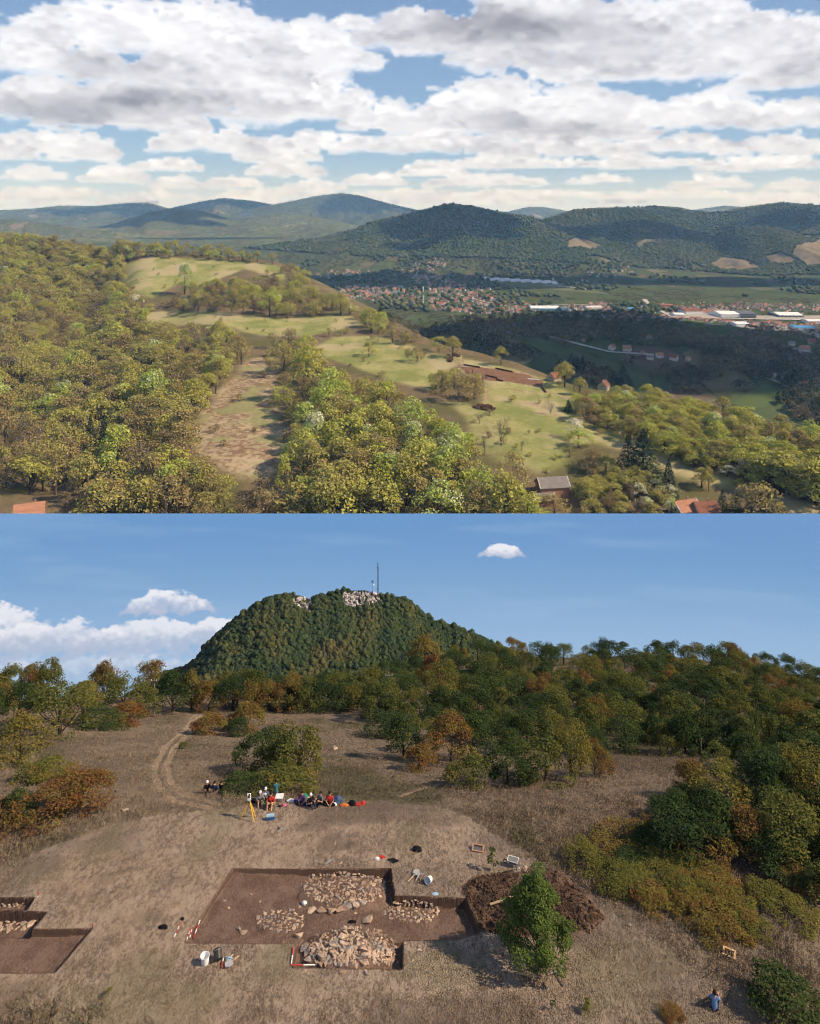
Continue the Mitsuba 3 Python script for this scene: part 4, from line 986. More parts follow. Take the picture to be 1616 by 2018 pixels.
# orchard of pale grey-green trees around the grey roof
for x, row in scatter([(1105, 925), (1180, 905), (1240, 950), (1320, 985), (1330, 1028), (1110, 1028), (1135, 960)], lambda r: 30, ru):
    if any(abs(x - a) < c and abs(row - b) < c for a, b, c in taken) or x < 1150 and row > 925: continue
    plant(ru.choice(['grey_tree', 'blossom_tree', 'olive_tree'], p=[.35, .25, .4]), 'orchard_tree', x, row, ru.uniform(36, 54), ru.uniform(34, 48), up_at, near_label('pale orchard tree', x, row, [(1088, 930, 'grey roof'), (1268, 930, 'large dark conifers'), (1318, 965, 'conical conifer'), (1190, 960, 'middle of the orchard'), (1210, 1010, 'bottom of the orchard'), (1150, 925, 'top of the orchard')]), 'tree', 'orchard trees by the grey roof')

UPMARKS = [(136, 602, 'gully blossom tree'), (266, 598, 'cream blossoming tree'), (364, 560, 'bright tree by the clearing'), (446, 685, 'round tree above the scar'), (335, 860, 'large tree beside the scar'), (205, 880, 'tall left conifer'),
           (605, 745, 'tall golden tree'), (655, 800, 'brightest green tree'), (830, 915, 'broad yellow green tree'), (950, 970, 'rounded tree by the roof'), (560, 950, 'slim fresh green tree'), (276, 995, 'orange tree at the bottom'), (727, 690, 'round olive shrub on the meadow'), (822, 700, 'round brown shrub on the meadow'),
           (900, 775, 'shrub clump beside the dig'), (1126, 720, 'red gabled roof'), (1228, 745, 'valley edge conifer'), (1132, 845, 'pinkish blossoming tree'), (1460, 855, 'blossom in the right wood'), (1464, 925, 'lower right blossom group'), (1268, 910, 'large dark conifers'), (1385, 990, 'red tiled roof'),
           (50, 480, 'top left corner of the hill'), (40, 560, 'left edge high up'), (60, 700, 'left edge halfway down'), (60, 850, 'left edge low down'), (330, 500, 'crest above the top clearing'), (560, 540, 'right end of the crest'), (660, 610, 'valley edge of the hill'), (250, 720, 'middle of the left slope'), (300, 800, 'dark gap in the left wood'), (480, 600, 'middle clearing'),
           (740, 860, 'middle of the wood'), (700, 990, 'bottom of the middle wood'), (440, 980, 'foot of the bare scar'), (860, 820, "middle wood's upper right"), (1560, 900, 'right edge of the right wood'), (1350, 850, 'middle of the right wood'), (1590, 980, 'bottom right corner'), (150, 780, 'left slope below the gully')]
KU = ['olive_tree', 'green_tree', 'yellow_green_tree', 'budding_tree', 'grey_tree', 'spring_shrub', 'brown_shrub']
pts = scatter(HILL, lambda r: .54 * up_size(r), ru, holes=HOLES)
pts += [q for q in scatter([(1120, 790), (1250, 792), (1400, 822), (1500, 850), (1640, 896), (1640, 1010), (1480, 955), (1370, 930), (1290, 890), (1210, 855), (1150, 838)], lambda r: 24, ru)]
tot, stuffn = {}, 0
for x, row in sorted(pts, key=lambda q: -q[1]):
    if any(abs(x - a) < c and abs(row - b) < c * .8 for a, b, c in taken): continue
    if 1100 < x < 1330 and row > 920: continue
    W = up_size(row) * ru.uniform(.62, 1.25) * (.68 if x > 1120 and row < 960 else 1.0)
    if any(inside(hq, [x, x, x], [row - W * .35, row - W * .7, row - W])[k_] for hq in HOLES for k_ in range(3)):
        if ru.random() < .88 or 1040 < x < 1135 and row > 915 or 1320 < x < 1425 and row > 970: continue
        W *= .5
    tone = meshkit.noise(np.array([x / 90., row / 60., 8.])) + .22 * ru.normal()
    if x < 580:
        p = [.40, .06, .10, .30, .12, .01, .01] if tone < .6 else [.30, .08, .22, .34, .05, .01, 0]
    elif x < 1080:
        p = [.40, .14, .16, .20, .06, .02, .02] if tone < .5 else [.30, .22, .30, .12, .03, .02, .01]
    else:
        p = [.30, .08, .22, .20, .04, .12, .04] if tone < .5 else [.2, .08, .34, .22, .02, .12, .02]
    small = row < 660 and x > 540 or (row < 800 and x > 1000) or (600 < x < 1000 and row < 720) or (240 < x < 700 and row < 660 and tone > .6)
    if small: p = [.22, .04, .10, .08, .04, .38, .14]; W *= .85
    k = ru.choice(KU, p=np.array(p) / np.sum(p))
    sh = 'shrub' in k
    H = W * (ru.uniform(.62, .8) if sh else ru.uniform(.9, 1.15) if x > 1080 else ru.uniform(1.0, 1.3))
    pl = up_place(x, row)
    nm = 'shrub' if sh else {'olive_tree': 'leafy_tree', 'grey_tree': 'half_bare_tree'}.get(k, k)
    if tot.get(k, 0) >= 290:
        X, Y, Z = (float(q[0]) for q in up_at([x], [row]))
        if np.isfinite(Y):
            stuffn += 1
            w = W * Y / F / CROWN[k]
            instance(f'hillside_wood__{stuffn:04d}', k, X, Y, Z - .3, H * Y / F, w)
        continue
    if plant(k, nm, x, row, W, H, up_at, near_label(f'{UW[k]} {"shrub" if sh else "tree"}', x, row, UPMARKS), 'shrub' if sh else 'tree', f'{"shrubs" if sh else "trees"} {pl}'):
        tot[k] = tot.get(k, 0) + 1
if stuffn: tag('hillside_wood', 'remaining far trees of the near hill, read as one wood', 'wood', kind='stuff')
print('hill', tot, stuffn)

YV = np.geomspace(640, 6600, 230)
def upoly_far(pts):
    X, Y, _ = ray_hit(z_grid, [p[0] for p in pts], [p[1] for p in pts], np.geomspace(1500, 6600, 230))
    return np.stack([X, Y], 1)[np.isfinite(Y)]
# ------------------------------------------------------------------ far woods of the valley: nobody could count them
YV = np.geomspace(640, 6600, 230)
BARE = [upoly_far(q) for q in ([(1118, 490), (1122, 474), (1140, 468), (1165, 476), (1188, 486), (1170, 492), (1140, 488)], [(1250, 484), (1290, 472), (1306, 464), (1300, 476), (1262, 490)], [(1400, 520), (1430, 508), (1470, 512), (1500, 526), (1460, 534), (1420, 532)], [(1505, 505), (1540, 498), (1570, 512), (1560, 522), (1520, 520)], [(1560, 500), (1616, 470), (1650, 480), (1640, 520), (1590, 525)],
                               [(880, 486), (900, 470), (940, 468), (980, 482), (960, 492), (920, 490)])]
def dist_bare(x, y):
    d = np.full(np.shape(x), 1e9)
    for q in BARE[:5]: d = np.minimum(d, dist_poly(q, x, y))
    return d
def far_wood(name, label, poly, sp, kind, wm, keep, y0=760, holes=()):
    q = scatter(poly, sp, ru, holes=holes)
    X, Y, Z = ray_hit(z_grid, [a[0] for a in q], [a[1] for a in q], YV)
    n = 0
    Y = np.nan_to_num(Y, nan=1.0); X = np.nan_to_num(X, nan=0.0)
    good = (Y > y0) & ((Y > 1600) | (X > np.interp(Y, [c[0] for c in CREST], [c[1] for c in CREST]) + 14)) & keep(X, Y)
    for x, y, z in zip(X[good], Y[good], Z[good]):
        n += 1
        w = wm * ru.uniform(.7, 1.3)
        instance(f'{name}__{n:04d}', kind, x, y, z - 1.0, w * ru.uniform(.7, 1.1), w)
    tag(name, label, 'wood', kind='stuff')
    print(name, n)
far_wood('valley_wood', 'dark leafless woods on the foothill between the near hill and the town', [(640, 640), (700, 618), (800, 640), (900, 626), (1060, 620), (1260, 620), (1400, 640), (1640, 664), (1640, 872), (1500, 838), (1400, 806), (1250, 776), (1130, 756), (1000, 708), (860, 680), (760, 644), (700, 616)],
         lambda r: 10.5, 'dim_tree', 13, lambda x, y: fb(x, y, 190, 3, 71) > -.06, holes=[[(1020, 664), (1060, 668), (1130, 690), (1150, 702), (1080, 698), (1010, 682)], [(1470, 770), (1500, 752), (1560, 775), (1520, 800), (1470, 808), (1430, 796)], [(1185, 672), (1260, 682), (1385, 694), (1385, 728), (1300, 724), (1190, 706)], [(1270, 656), (1295, 656), (1295, 680), (1265, 680)], [(1500, 660), (1600, 672), (1616, 720), (1540, 690)]])
far_wood('riverside_wood', 'thin belts of trees between the fields and houses of the valley', [(540, 520), (640, 500), (860, 505), (1060, 500), (1400, 520), (1640, 520), (1640, 640), (1400, 630), (1060, 615), (880, 620), (700, 605), (620, 560)],
         lambda r: 8, 'far_clump', 15, lambda x, y: fb(x, y * .5, 150, 3, 72) > .05, y0=1700)
far_wood('mountainside_wood', 'woods on the slopes of the mountains beyond the town', [(480, 490), (640, 466), (740, 436), (800, 424), (860, 408), (890, 403), (960, 414), (1040, 428), (1080, 432), (1130, 415), (1230, 410), (1290, 407), (1370, 417), (1440, 418), (1540, 400), (1640, 407), (1640, 540), (1500, 545), (1300, 530), (1000, 510), (700, 505)],
         lambda r: 3.6, 'far_clump', 13.5, lambda x, y: (fb(x, y, 420, 3, 73) > -.12) & (dist_bare(x, y) > 0) & (y > 2950 + 900 * fb(x, y * .3, 380, 3, 75)), y0=2900)

def draped(name, q, mt, label, lift=1.5):
    """A sheet lying on the terrain inside a ground outline."""
    from shapely.geometry import Polygon
    v2, f2 = trimesh.creation.triangulate_polygon(Polygon(q).buffer(0), engine='earcut')
    m = trimesh.Trimesh(np.column_stack([v2, np.zeros(len(v2))]), f2, process=False).subdivide_to_size(16.0)
    v = np.array(m.vertices); v[:, 2] = z_grid(v[:, 0], v[:, 1]) + lift
    key = key_for(name); scene[key] = mikit.ply((v, m.faces), mt, smooth=True); tag(key, label, kind='structure')
pmat('bare_slope_soil', lambda p, n, uv: mikit.mix((.12, .105, .065), (.25, .20, .13), mikit.fbm(p.x / 24, p.y / 24, 2, 4)))
for q, lb in zip(BARE[:5], ('bare tan slope on the middle mountain', 'small bare slope right of the middle mountain', 'bare tan slope low on the right mountain', 'bare tan patch above the low right slope', 'bare pale slope at the right edge of the mountains')):
    draped('bare_slope', q, 'bare_slope_soil', lb)
# ------------------------------------------------------------------ things on the dig
ro = np.random.default_rng(77)
YD = np.geomspace(15, 60, 230)
def dug(X, Y):
    return dig_height(np.asarray(X, float) + 0., np.asarray(Y, float) + 0.)[0]
def on(x, row):
    """Point on the dug ground seen at (x, row), and metres per pixel there."""
    X, Y, Z = ray_hit(dug, [x], [row], YD)
    return np.array([X[0], Y[0], Z[0]]), Y[0] / F

def stone_color(p, n, uv):
    a = mikit.noise(p.x * 3.1, p.y * 3.1, p.z * 3)
    b = mikit.fbm(p.x * 22, p.y * 22, p.z * 22, 3)
    c = mikit.mix((.29, .20, .145), (.53, .405, .305), mikit.smoothstep(.2, .8, a * .7 + b * .3))
    c = mikit.mix(c, (.27, .235, .215), mikit.smoothstep(.60, .8, mikit.noise(p.x * 4.3 + 8, p.y * 4.3, 2)))
    return mikit.mix(c, (.14, .09, .065), .6 * mikit.smoothstep(.50, .72, b))
pmat('stone_surface', stone_color)
def white_rock_color(p, n, uv):
    b = mikit.fbm(p.x * .7, p.y * .7, p.z * 1.8, 4)
    return mikit.mix((.15, .135, .13), (.52, .48, .47), mikit.smoothstep(.32, .66, b))
pmat('cliff_rock', white_rock_color)

def hull_mesh(pts):
    h = trimesh.convex.convex_hull(np.asarray(pts))
    return h.vertices, h.faces
STONE = []
for k in range(10):
    r = np.random.default_rng(300 + k)
    q = r.normal(size=(11, 3)); q /= np.linalg.norm(q, axis=1, keepdims=True)
    q = q * np.array([.55, .42, .15 + .05 * (k % 3)]) * r.uniform(.8, 1.15, (11, 1))
    scene[f'stone_model_{k}'] = {'type': 'shapegroup', 'stone': mikit.ply(hull_mesh(q), 'stone_surface')}
    STONE.append(f'stone_model_{k}')
def stone(key, x, y, z, size, tilt=25, rz=None):
    scene[key] = {'type': 'instance', 'group': {'type': 'ref', 'id': STONE[ro.integers(len(STONE))]},
                  'to_world': T().translate([float(x), float(y), float(z)]).rotate([0, 0, 1], float(ro.uniform(0, 360) if rz is None else rz)).rotate([1, 0, 0], float(ro.normal() * tilt)).rotate([0, 1, 0], float(ro.normal() * tilt)).scale(float(size))}
def cairn(name, label, poly, sp, lo, hi, most=298, extra=(), tilt=15):
    key = key_for(name)
    pts = scatter(poly, lambda r: sp, ro, jitter=.5)
    ro.shuffle(pts)
    n = 0
    pts = [tuple(p) for p in pts][:most - len(extra)]
    X, Y, Z = ray_hit(dug, [p[0] for p in pts], [p[1] for p in pts], YD)
    for i in range(len(pts)):
        s = ro.uniform(lo, hi) * (1.35 if ro.random() < .15 else 1)
        stone(f'{key}__stone' + (f'_{n:03d}' if n else ''), X[i], Y[i], Z[i] + s * ro.uniform(-.10, .05), s, tilt); n += 1
    for ex, er, es, rz in extra:
        c, _ = on(ex, er)
        stone(f'{key}__stone_{n:03d}', c[0], c[1], c[2] + .05, es, 6, rz); n += 1
    tag(key, label, 'stone heap')
    return key
cairn('stone_cairn', 'large oval spread of stones against the back wall of the main trench', [(592, 1742), (612, 1724), (680, 1717), (758, 1728), (762, 1756), (742, 1774), (700, 1790), (645, 1786), (600, 1764)], 7.6, .09, .21,
      extra=[(614, 1796, .36, 5), (634, 1797, .40, -5), (652, 1797, .36, 15), (668, 1793, .36, 5), (684, 1790, .38, -12), (698, 1786, .36, -20), (712, 1781, .42, -15)])
cairn('stone_cairn', 'small round spread of stones at the left of the main trench', [(504, 1808), (530, 1795), (575, 1792), (598, 1806), (598, 1826), (565, 1838), (520, 1832)], 7.6, .08, .19)
cairn('stone_cairn', 'sparse ring of stones at the right of the main trench', [(750, 1796), (775, 1776), (830, 1772), (866, 1784), (868, 1802), (838, 1820), (790, 1818), (760, 1808)], 8.6, .09, .22)
cairn('stone_cairn', 'densest stone heap in the front trench with pale flat slabs', [(592, 1868), (620, 1846), (665, 1830), (705, 1826), (755, 1836), (782, 1862), (785, 1898), (700, 1902), (640, 1902), (606, 1894)], 8.3, .10, .26,
      extra=[(676, 1848, .40, 20), (660, 1864, .4, -10), (690, 1876, .38, 30), (712, 1874, .42, 0), (632, 1888, .38, 15), (588, 1847, .34, 0), (766, 1880, .36, 80)])
cairn('stone_cairn', 'pale rubble in the second small trench at the left edge', [(-20, 1816), (74, 1812), (56, 1834), (-20, 1836)], 9, .14, .28)
cairn('stone_cairn', 'pale rubble in the narrow trench at the left edge', [(-20, 1782), (50, 1780), (44, 1792), (-20, 1792)], 8, .12, .22)
cairn('stone_heap', 'little heap of pale stones beside the wheelbarrow', [(1008, 1712), (1036, 1708), (1040, 1718), (1012, 1720)], 6, .12, .22)
for x, r, s in ((725, 1815, .5), (480, 1837, .34), (470, 1831, .24), (600, 1916, .2), (676, 1917, .24), (723, 1919, .24), (660, 1663, .2), (672, 1701, .16), (812, 1893, .14), (826, 1873, .2), (496, 1762, .14), (512, 1778, .14), (450, 1790, .12), (443, 1775, .18), (598, 1780, .22), (248, 1600, .34), (716, 1742, .22), (700, 1800, .14), (590, 1788, .16), (1240, 1825, .2), (660, 1477, .5)):
    c, _ = on(x, r)
    key = key_for('loose_stone')
    stone(key, c[0], c[1], c[2] + s * .1, s, 12)
    L = 'the front stone heap' if 560 < x < 830 and r > 1805 else 'the left stone spread' if r > 1740 and x < 520 else 'the main trench' if r > 1700 else 'the people' if r < 1640 else 'the back trench wall'
    sd = 'large' if s >= .5 else 'pale' if s > .2 else 'small pale'
    tag(key, f'{sd} loose stone near {L}, {"left" if x < 300 else "right" if x > 900 else "centre" if x > 600 else "centre left"}, {"front" if r > 1850 else "middle" if r > 1750 else "back"}', 'stone', 'loose stones on the dig')

# clods on the spoil heaps: nobody could count them
sp = scatter([(912, 1752), (938, 1728), (1040, 1716), (1100, 1718), (1150, 1760), (1192, 1808), (1160, 1838), (1095, 1834), (1010, 1846), (945, 1830)], lambda r: 5.5, ro)
for k in range(3):
    r = np.random.default_rng(500 + k); q = r.normal(size=(10, 3)); q /= np.linalg.norm(q, axis=1, keepdims=True)
    scene[f'clod_model_{k}'] = {'type': 'shapegroup', 'clod': mikit.ply(hull_mesh(q * [.5, .45, .38]), 'clod_soil')}
pmat('clod_soil', lambda p, n, uv: mikit.mix((.028, .017, .012), (.12, .076, .055), mikit.noise(p.x * 7, p.y * 7, p.z * 7)))
X, Y, Z = ray_hit(dug, [p[0] for p in sp], [p[1] for p in sp], YD)
for i in range(len(sp)):
    s = .035 + .13 * ro.random() ** 3
    scene[f'soil_clods__{i + 1:04d}'] = {'type': 'instance', 'group': {'type': 'ref', 'id': f'clod_model_{i % 3}'}, 'to_world': T().translate([float(X[i]), float(Y[i]), float(Z[i] + s * .15)]).rotate([0, 0, 1], float(ro.uniform(0, 360))).rotate([1, 0, 0], float(ro.uniform(-40, 40))).scale(float(s))}
tag('soil_clods', 'dark earth clods covering the spoil heap', 'earth', kind='stuff')

# grass: short stubble on the mown ground, long dry tufts beyond, both uncountable
def tuft(seed, n, h, spread, lean, wid):
    r = np.random.default_rng(seed); vs, fs = [], []
    for i in range(n):
        a, b = r.uniform(0, 2 * np.pi, 2)
        p = np.array([np.cos(a), np.sin(a), 0]) * spread * r.random() ** .5
        d = np.array([np.cos(b), np.sin(b), 0]) * lean * r.random(); hh = h * r.uniform(.5, 1.1)
        w = np.array([-np.sin(b), np.cos(b), 0]) * wid
        k = 4 * i
        vs += [p - w, p + w, p + d * .4 + [0, 0, hh * .6] + w * .6, p + d + [0, 0, hh]]
        fs += [[k, k + 1, k + 2], [k, k + 2, k + 3]]
    return np.array(vs), np.array(fs)
pmat('straw_blades', lambda p, n, uv: mikit.mix((.13, .095, .062), (.37, .285, .185), mikit.noise(p.x * 5, p.y * 5, p.z * 9)))
pmat('dry_blades', lambda p, n, uv: mikit.mix(mikit.mix((.13, .10, .072), (.33, .255, .18), mikit.noise(p.x * 4, p.y * 4, p.z * 7)), (.085, .09, .04), .7 * mikit.smoothstep(.55, .7, mikit.fbm(p.x * .22 + 3, p.y * .22, 4, 3))))
for k in range(3):
    scene[f'stubble_model_{k}'] = {'type': 'shapegroup', 'blades': mikit.ply(tuft(600 + k, 12, .055, .12, .09, .004), 'straw_blades')}
    scene[f'dry_tuft_model_{k}'] = {'type': 'shapegroup', 'blades': mikit.ply(tuft(620 + k, 20, .16, .22, .14, .005), 'dry_blades')}
def sow(name, label, n, test, model, smin, smax, seed, rows):
    r = np.random.default_rng(seed)
    row = rows[0] + (rows[1] - rows[0]) * r.random(n); x = r.uniform(-60, 1680, n)
    X, Y, Z = ray_hit(z_dig, x, row, YL)
    ok = np.isfinite(Y)
    X, Y = np.where(ok, X, 0), np.where(ok, Y, 20)
    z, soil, mown = dig_height(X, Y)
    ok &= test(soil, mown, X, Y)
    k = 0
    for i in np.nonzero(ok)[0]:
        k += 1
        s = r.uniform(smin, smax)
        scene[f'{name}__{k:05d}'] = {'type': 'instance', 'group': {'type': 'ref', 'id': f'{model}_{i % 3}'}, 'to_world': T().translate([float(X[i]), float(Y[i]), float(z[i]) - .01]).rotate([0, 0, 1], float(r.uniform(0, 360))).scale([float(s), float(s), float(s * r.uniform(.7, 1.2))])}
    tag(name, label, 'grass', kind='stuff')
sow('mown_stubble', 'short straw stubble on the mown ground round the trenches', 12000, lambda s, m, X, Y: (s < .2) & (m > .5) & (m < 1.4), 'stubble_model', .8, 1.6, 5, (1575, 2060))
sow('dry_grass', 'long dry brown grass of the meadow behind and right of the dig', 11000, lambda s, m, X, Y: (s < .2) & (m < .4) & (Y < 64), 'dry_tuft_model', .6, 1.4, 6, (1396, 1760))
sow('flank_grass', 'long greenish brown grass on the right flank of the dig', 4000, lambda s, m, X, Y: (s < .2) & (m < .4), 'dry_tuft_model', .7, 1.5, 7, (1640, 2040))
sow('bottom_grass', 'dark grass tufts along the bottom edge at the left', 420, lambda s, m, X, Y: (s < .2) & (X < -9) & (Y < 22.4) & (Y > 21.2), 'dry_tuft_model', 1.2, 2.2, 8, (1975, 2060))

# ---- small shapes
def solid(m, col=None):
    """arrays of a manifold or trimesh"""
    v, f, _ = meshkit.arrays(m)
    return v, f
def sph(p, r, n=10):
    return m3d.Manifold.sphere(float(r), n).translate([float(c) for c in p])
def bone(*pr):
    return m3d.Manifold.batch_hull([sph(p, r) for p, r in pr])
def box(sx, sy, sz, c=(0, 0, 0)):
    b = trimesh.creation.box([sx, sy, sz])
    b.apply_translation(c)
    return b.vertices, b.faces
def lathe(prof, n=18):
    m = trimesh.creation.revolve(np.array(prof, float), sections=n)
    return np.array(m.vertices), np.array(m.faces)
def put(key, mesh, material, tm, smooth=35):
    v, f = mesh
    scene[key] = mikit.ply(trimesh.Trimesh(np.asarray(v, float), np.asarray(f), process=False), material, smooth=smooth, to_world=tm)
    return key
def rod(a, b, r, n=8):
    return tube([a, (np.array(a) + b) / 2, b], [r, r, r], n)
def along(a, b):
    return np.array(a, float), np.array(b, float)

mat('red_paint', (.45, .035, .03), .5); mat('white_paint', (.72, .70, .68), .5); mat('white_plastic', (.72, .73, .74), .4); mat('dark_plastic', (.035, .033, .032), .5)
mat('yellow_paint', (.62, .36, .04), .5); mat('blue_plastic', (.035, .12, .36), .45); mat('pale_wood', (.48, .34, .20)); mat('grey_wood', (.20, .17, .14)); mat('steel', (.30, .30, .31), .35)
mat('brick_wall', (.34, .20, .14)); mat('black_cloth', (.012, .012, .015)); mat('navy_cloth', (.025, .035, .075)); mat('denim', (.06, .10, .18)); mat('white_cloth', (.66, .65, .66)); mat('red_cloth', (.42, .045, .04)); mat('orange_cloth', (.55, .16, .05)); mat('pink_cloth', (.60, .12, .28)); mat('green_cloth', (.03, .20, .10)); mat('teal_cloth', (.04, .13, .17)); mat('purple_cloth', (.10, .06, .16)); mat('grey_cloth', (.16, .16, .17)); mat('khaki_cloth', (.25, .20, .13)); mat('sky_cloth', (.28, .42, .55)); mat('blue_shirt', (.13, .22, .40))
mat('skin', (.46, .26, .17)); mat('dark_hair', (.025, .018, .014)); mat('fair_hair', (.22, .13, .06))

# ranging poles and scale bars: alternate red and white lengths
def pole(name, label, a, b, nseg=4, r=.017, first='red', cat='ranging pole', group=None):
    key = key_for(name)
    (p, m1), (q, m2) = on(*a), on(*b)
    p = p + [0, 0, .04]; q = q + [0, 0, .04]
    for i in range(nseg):
        c = ['red_paint', 'white_paint'][(i + (first != 'red')) % 2]
        u, w = p + (q - p) * i / nseg, p + (q - p) * (i + 1) / nseg
        kk = f'{key}__band' + (f'_{i:03d}' if i else '')
        put(kk, rod(u, w, r), c, T())
        labels[kk] = {'label': 'red painted length' if c == 'red_paint' else 'white painted length'}
    tag(key, label, cat, group)
pole('ranging_pole', 'red and white ranging pole lying leftmost on the grass by the trench', (356, 1821), (343, 1849), 4)
pole('ranging_pole', 'second red and white ranging pole from the left by the trench corner', (375, 1833), (368, 1855), 4)
pole('ranging_pole', 'third red and white ranging pole, close beside the second', (379, 1830), (374, 1850), 4)
pole('ranging_pole', 'longest red and white ranging pole along the left trench edge', (394, 1816), (381, 1851), 4, first='white')
pole('ranging_pole', 'short red and white pole lying beside the dark bucket', (441, 1887), (436, 1909), 2, first='white')
pole('scale_bar', 'red and white scale bar along the left side of the front trench', (578, 1869), (574, 1902), 2, cat='scale bar')
pole('scale_bar', 'red and white scale bar along the front side of the front trench', (574, 1904), (621, 1904), 2, cat='scale bar')
c, m = on(74, 1769)
put('survey_stake__shaft', rod([0, 0, 0], [.02, 0, .10], .016), 'white_paint', T().translate(c.tolist())); put('survey_stake__top', rod([.02, 0, .10], [.04, 0, .20], .018), 'red_paint', T().translate(c.tolist()))
tag('survey_stake', 'red topped stake standing behind the left trenches', 'stake')
c, m = on(182, 1828)
put('wooden_peg', rod([0, 0, -.02], [.01, 0, .12], .014), 'red_paint', T().translate(c.tolist())); tag('wooden_peg', 'thin red peg at the corner of the large left trench', 'peg')

def bucket(x, row, mt, label, tilt=0, rz=0, s=1.0):
    key = key_for('bucket'); c, m = on(x, row)
    tm = T().translate((c + [0, 0, .02 + .14 * s * abs(math.sin(math.radians(tilt)))]).tolist()).rotate([0, 0, 1], rz).rotate([1, 0, 0], tilt).scale(s)
    put(key + '__body', lathe([(0, 0), (.125, 0), (.16, .30), (.172, .30), (.172, .285), (.16, .285), (.152, .28), (.118, .02), (0, .02)]), mt, tm)
    a = np.linspace(-.2, math.pi + .2, 14)
    put(key + '__handle', tube(np.stack([.17 * np.cos(a), .08 + .10 * np.sin(a), .285 + .0 * a - .06 * np.sin(a)], 1), np.full(14, .006), 5), 'steel', tm)
    tag(key, label, 'bucket')
bucket(404, 1900, 'white_plastic', 'white plastic bucket standing on the mown grass at lower left', 0, 40, .86)
bucket(430, 1899, 'dark_plastic', 'dark bucket tipped over beside the white bucket', 62, 200, .86)
bucket(848, 1738, 'white_plastic', 'white bucket lying on the uncut corner beside the tools', 70, -30, .75)

def spade(name, x0, r0, x1, r1, label, kind='shovel', wood='pale_wood'):
    key = key_for(name)
    (p, _), (q, _) = on(x0, r0), on(x1, r1)
    p = p + [0, 0, .03]; q = q + [0, 0, .05]
    put(key + '__handle', rod(p, q, .018), wood, T())
    d = (q - p) / np.linalg.norm(q - p); side = np.cross(d, [0, 0, 1]); side /= np.linalg.norm(side)
    if kind == 'shovel':
        t = np.array([q - side * .10, q + side * .10, q + side * .11 + d * .18, q + d * .28, q - side * .11 + d * .18])
        t = np.concatenate([t, t + [0, 0, .03]])
        put(key + '__blade', hull_mesh(t), 'steel', T())
    else:
        put(key + '__head', hull_mesh(np.concatenate([[q - side * .22 + o for o in ([0, 0, 0], [0, 0, .03])], [q + side * .2 + d * .02 + o for o in ([0, 0, -.01], [0, 0, .04])], [q + d * .03 + [0, 0, .05], q - d * .03 + [0, 0, .05]]])), 'steel', T())
    tag(key, label, kind)
spade('shovel', 804, 1739, 817, 1726, 'long handled shovel lying on the uncut corner of grass')
spade('pickaxe', 838, 1737, 824, 1732, 'pickaxe lying between the shovel and the fallen bucket', 'pickaxe', 'grey_wood')
spade('mattock', 830, 1742, 826, 1728, 'short mattock lying in front of the shovel', 'mattock', 'grey_wood')
spade('pickaxe', 1110, 1945, 1096, 1921, 'long handled pickaxe lying on the grass at lower right', 'pickaxe', 'grey_wood')
spade('shovel', 470, 1886, 456, 1899, 'pale handled shovel lying right of the buckets')
spade('trowel', 459, 1883, 452, 1893, 'second pale handled tool lying right of the buckets', 'mattock')
spade('rake', 640, 1694, 648, 1702, 'thin stick lying behind the back wall of the trench', 'mattock', 'grey_wood')
spade('pickaxe', 548, 1630, 555, 1638, 'small dark tool lying below the blue case', 'pickaxe', 'grey_wood')

def heap_cloth(name, x, row, w, h, mt, label, cat, seed, flat=.5):
    """A crumpled piece of cloth or a soft bag, w by h pixels."""
    key = key_for(name); c, m = on(x, row)
    s = trimesh.creation.icosphere(subdivisions=3)
    v = np.array(s.vertices); n = meshkit.fbm(v * 2.2 + seed, 3, seed=seed) - .5
    v = v * (1 + .7 * n[:, None]); v[:, 2] = np.maximum(v[:, 2], -.35)
    v = v * [w * m / 2, max(h, 5) * m / 2 * (1.5 if flat < .3 else 1.0), h * m / 2 * (flat if flat < .3 else 1)]
    put(key, (v, s.faces), mt, T().translate((c + [0, 0, .3 * h * m / 2 * min(flat * 2, 1)]).tolist()), True)
    tag(key, label, cat)
    return key
heap_cloth('black_bag', 321, 1829, 19, 9, 'black_cloth', 'crumpled black bag on the grass left of the ranging poles', 'bag', 3)
heap_cloth('dark_cloth', 359, 1812, 7, 6, 'black_cloth', 'tiny dark cloth above the leftmost ranging pole', 'cloth', 4)
heap_cloth('blue_rag', 452, 1893, 13, 10, 'sky_cloth', 'pale blue bundle lying among the tools right of the buckets', 'cloth', 5)
heap_cloth('red_cap', 752, 1690, 14, 6, 'red_cloth', 'pinkish red cap lying behind the trench', 'cap', 6)
heap_cloth('white_bag', 743, 1694, 10, 7, 'white_cloth', 'white plastic bag beside the red cap', 'bag', 7)
heap_cloth('blue_sheet', 858, 1762, 13, 6, 'sky_cloth', 'pale blue sheet at the corner of the trench', 'cloth', 8, .2)
heap_cloth('white_bag', 600, 1781, 10, 8, 'white_cloth', 'small white bag on the soil between two stone spreads', 'bag', 9)
heap_cloth('backpack', 822, 1676, 18, 12, 'black_cloth', 'black backpack alone on the grass at the right', 'backpack', 10)
heap_cloth('straw_hat', 826, 1668, 9, 5, 'khaki_cloth', 'pale hat lying on the lone black backpack', 'hat', 11)
heap_cloth('camera_bag', 694, 1818, 16, 6, 'black_cloth', 'dark tool bag on the soil above the front stone heap', 'bag', 12)
# black sheet, flat and folded at one corner
c, m = on(774, 1697)
q = np.array([[-.22, .05, .02], [.02, .12, .02], [.25, -.02, .03], [.02, -.14, .02], [-.05, 0, .06]])
put('black_sheet', hull_mesh(np.concatenate([q, q + [0, 0, .012]])), 'black_cloth', T().translate(c.tolist())); tag('black_sheet', 'flat black sheet beside the red cap', 'sheet')

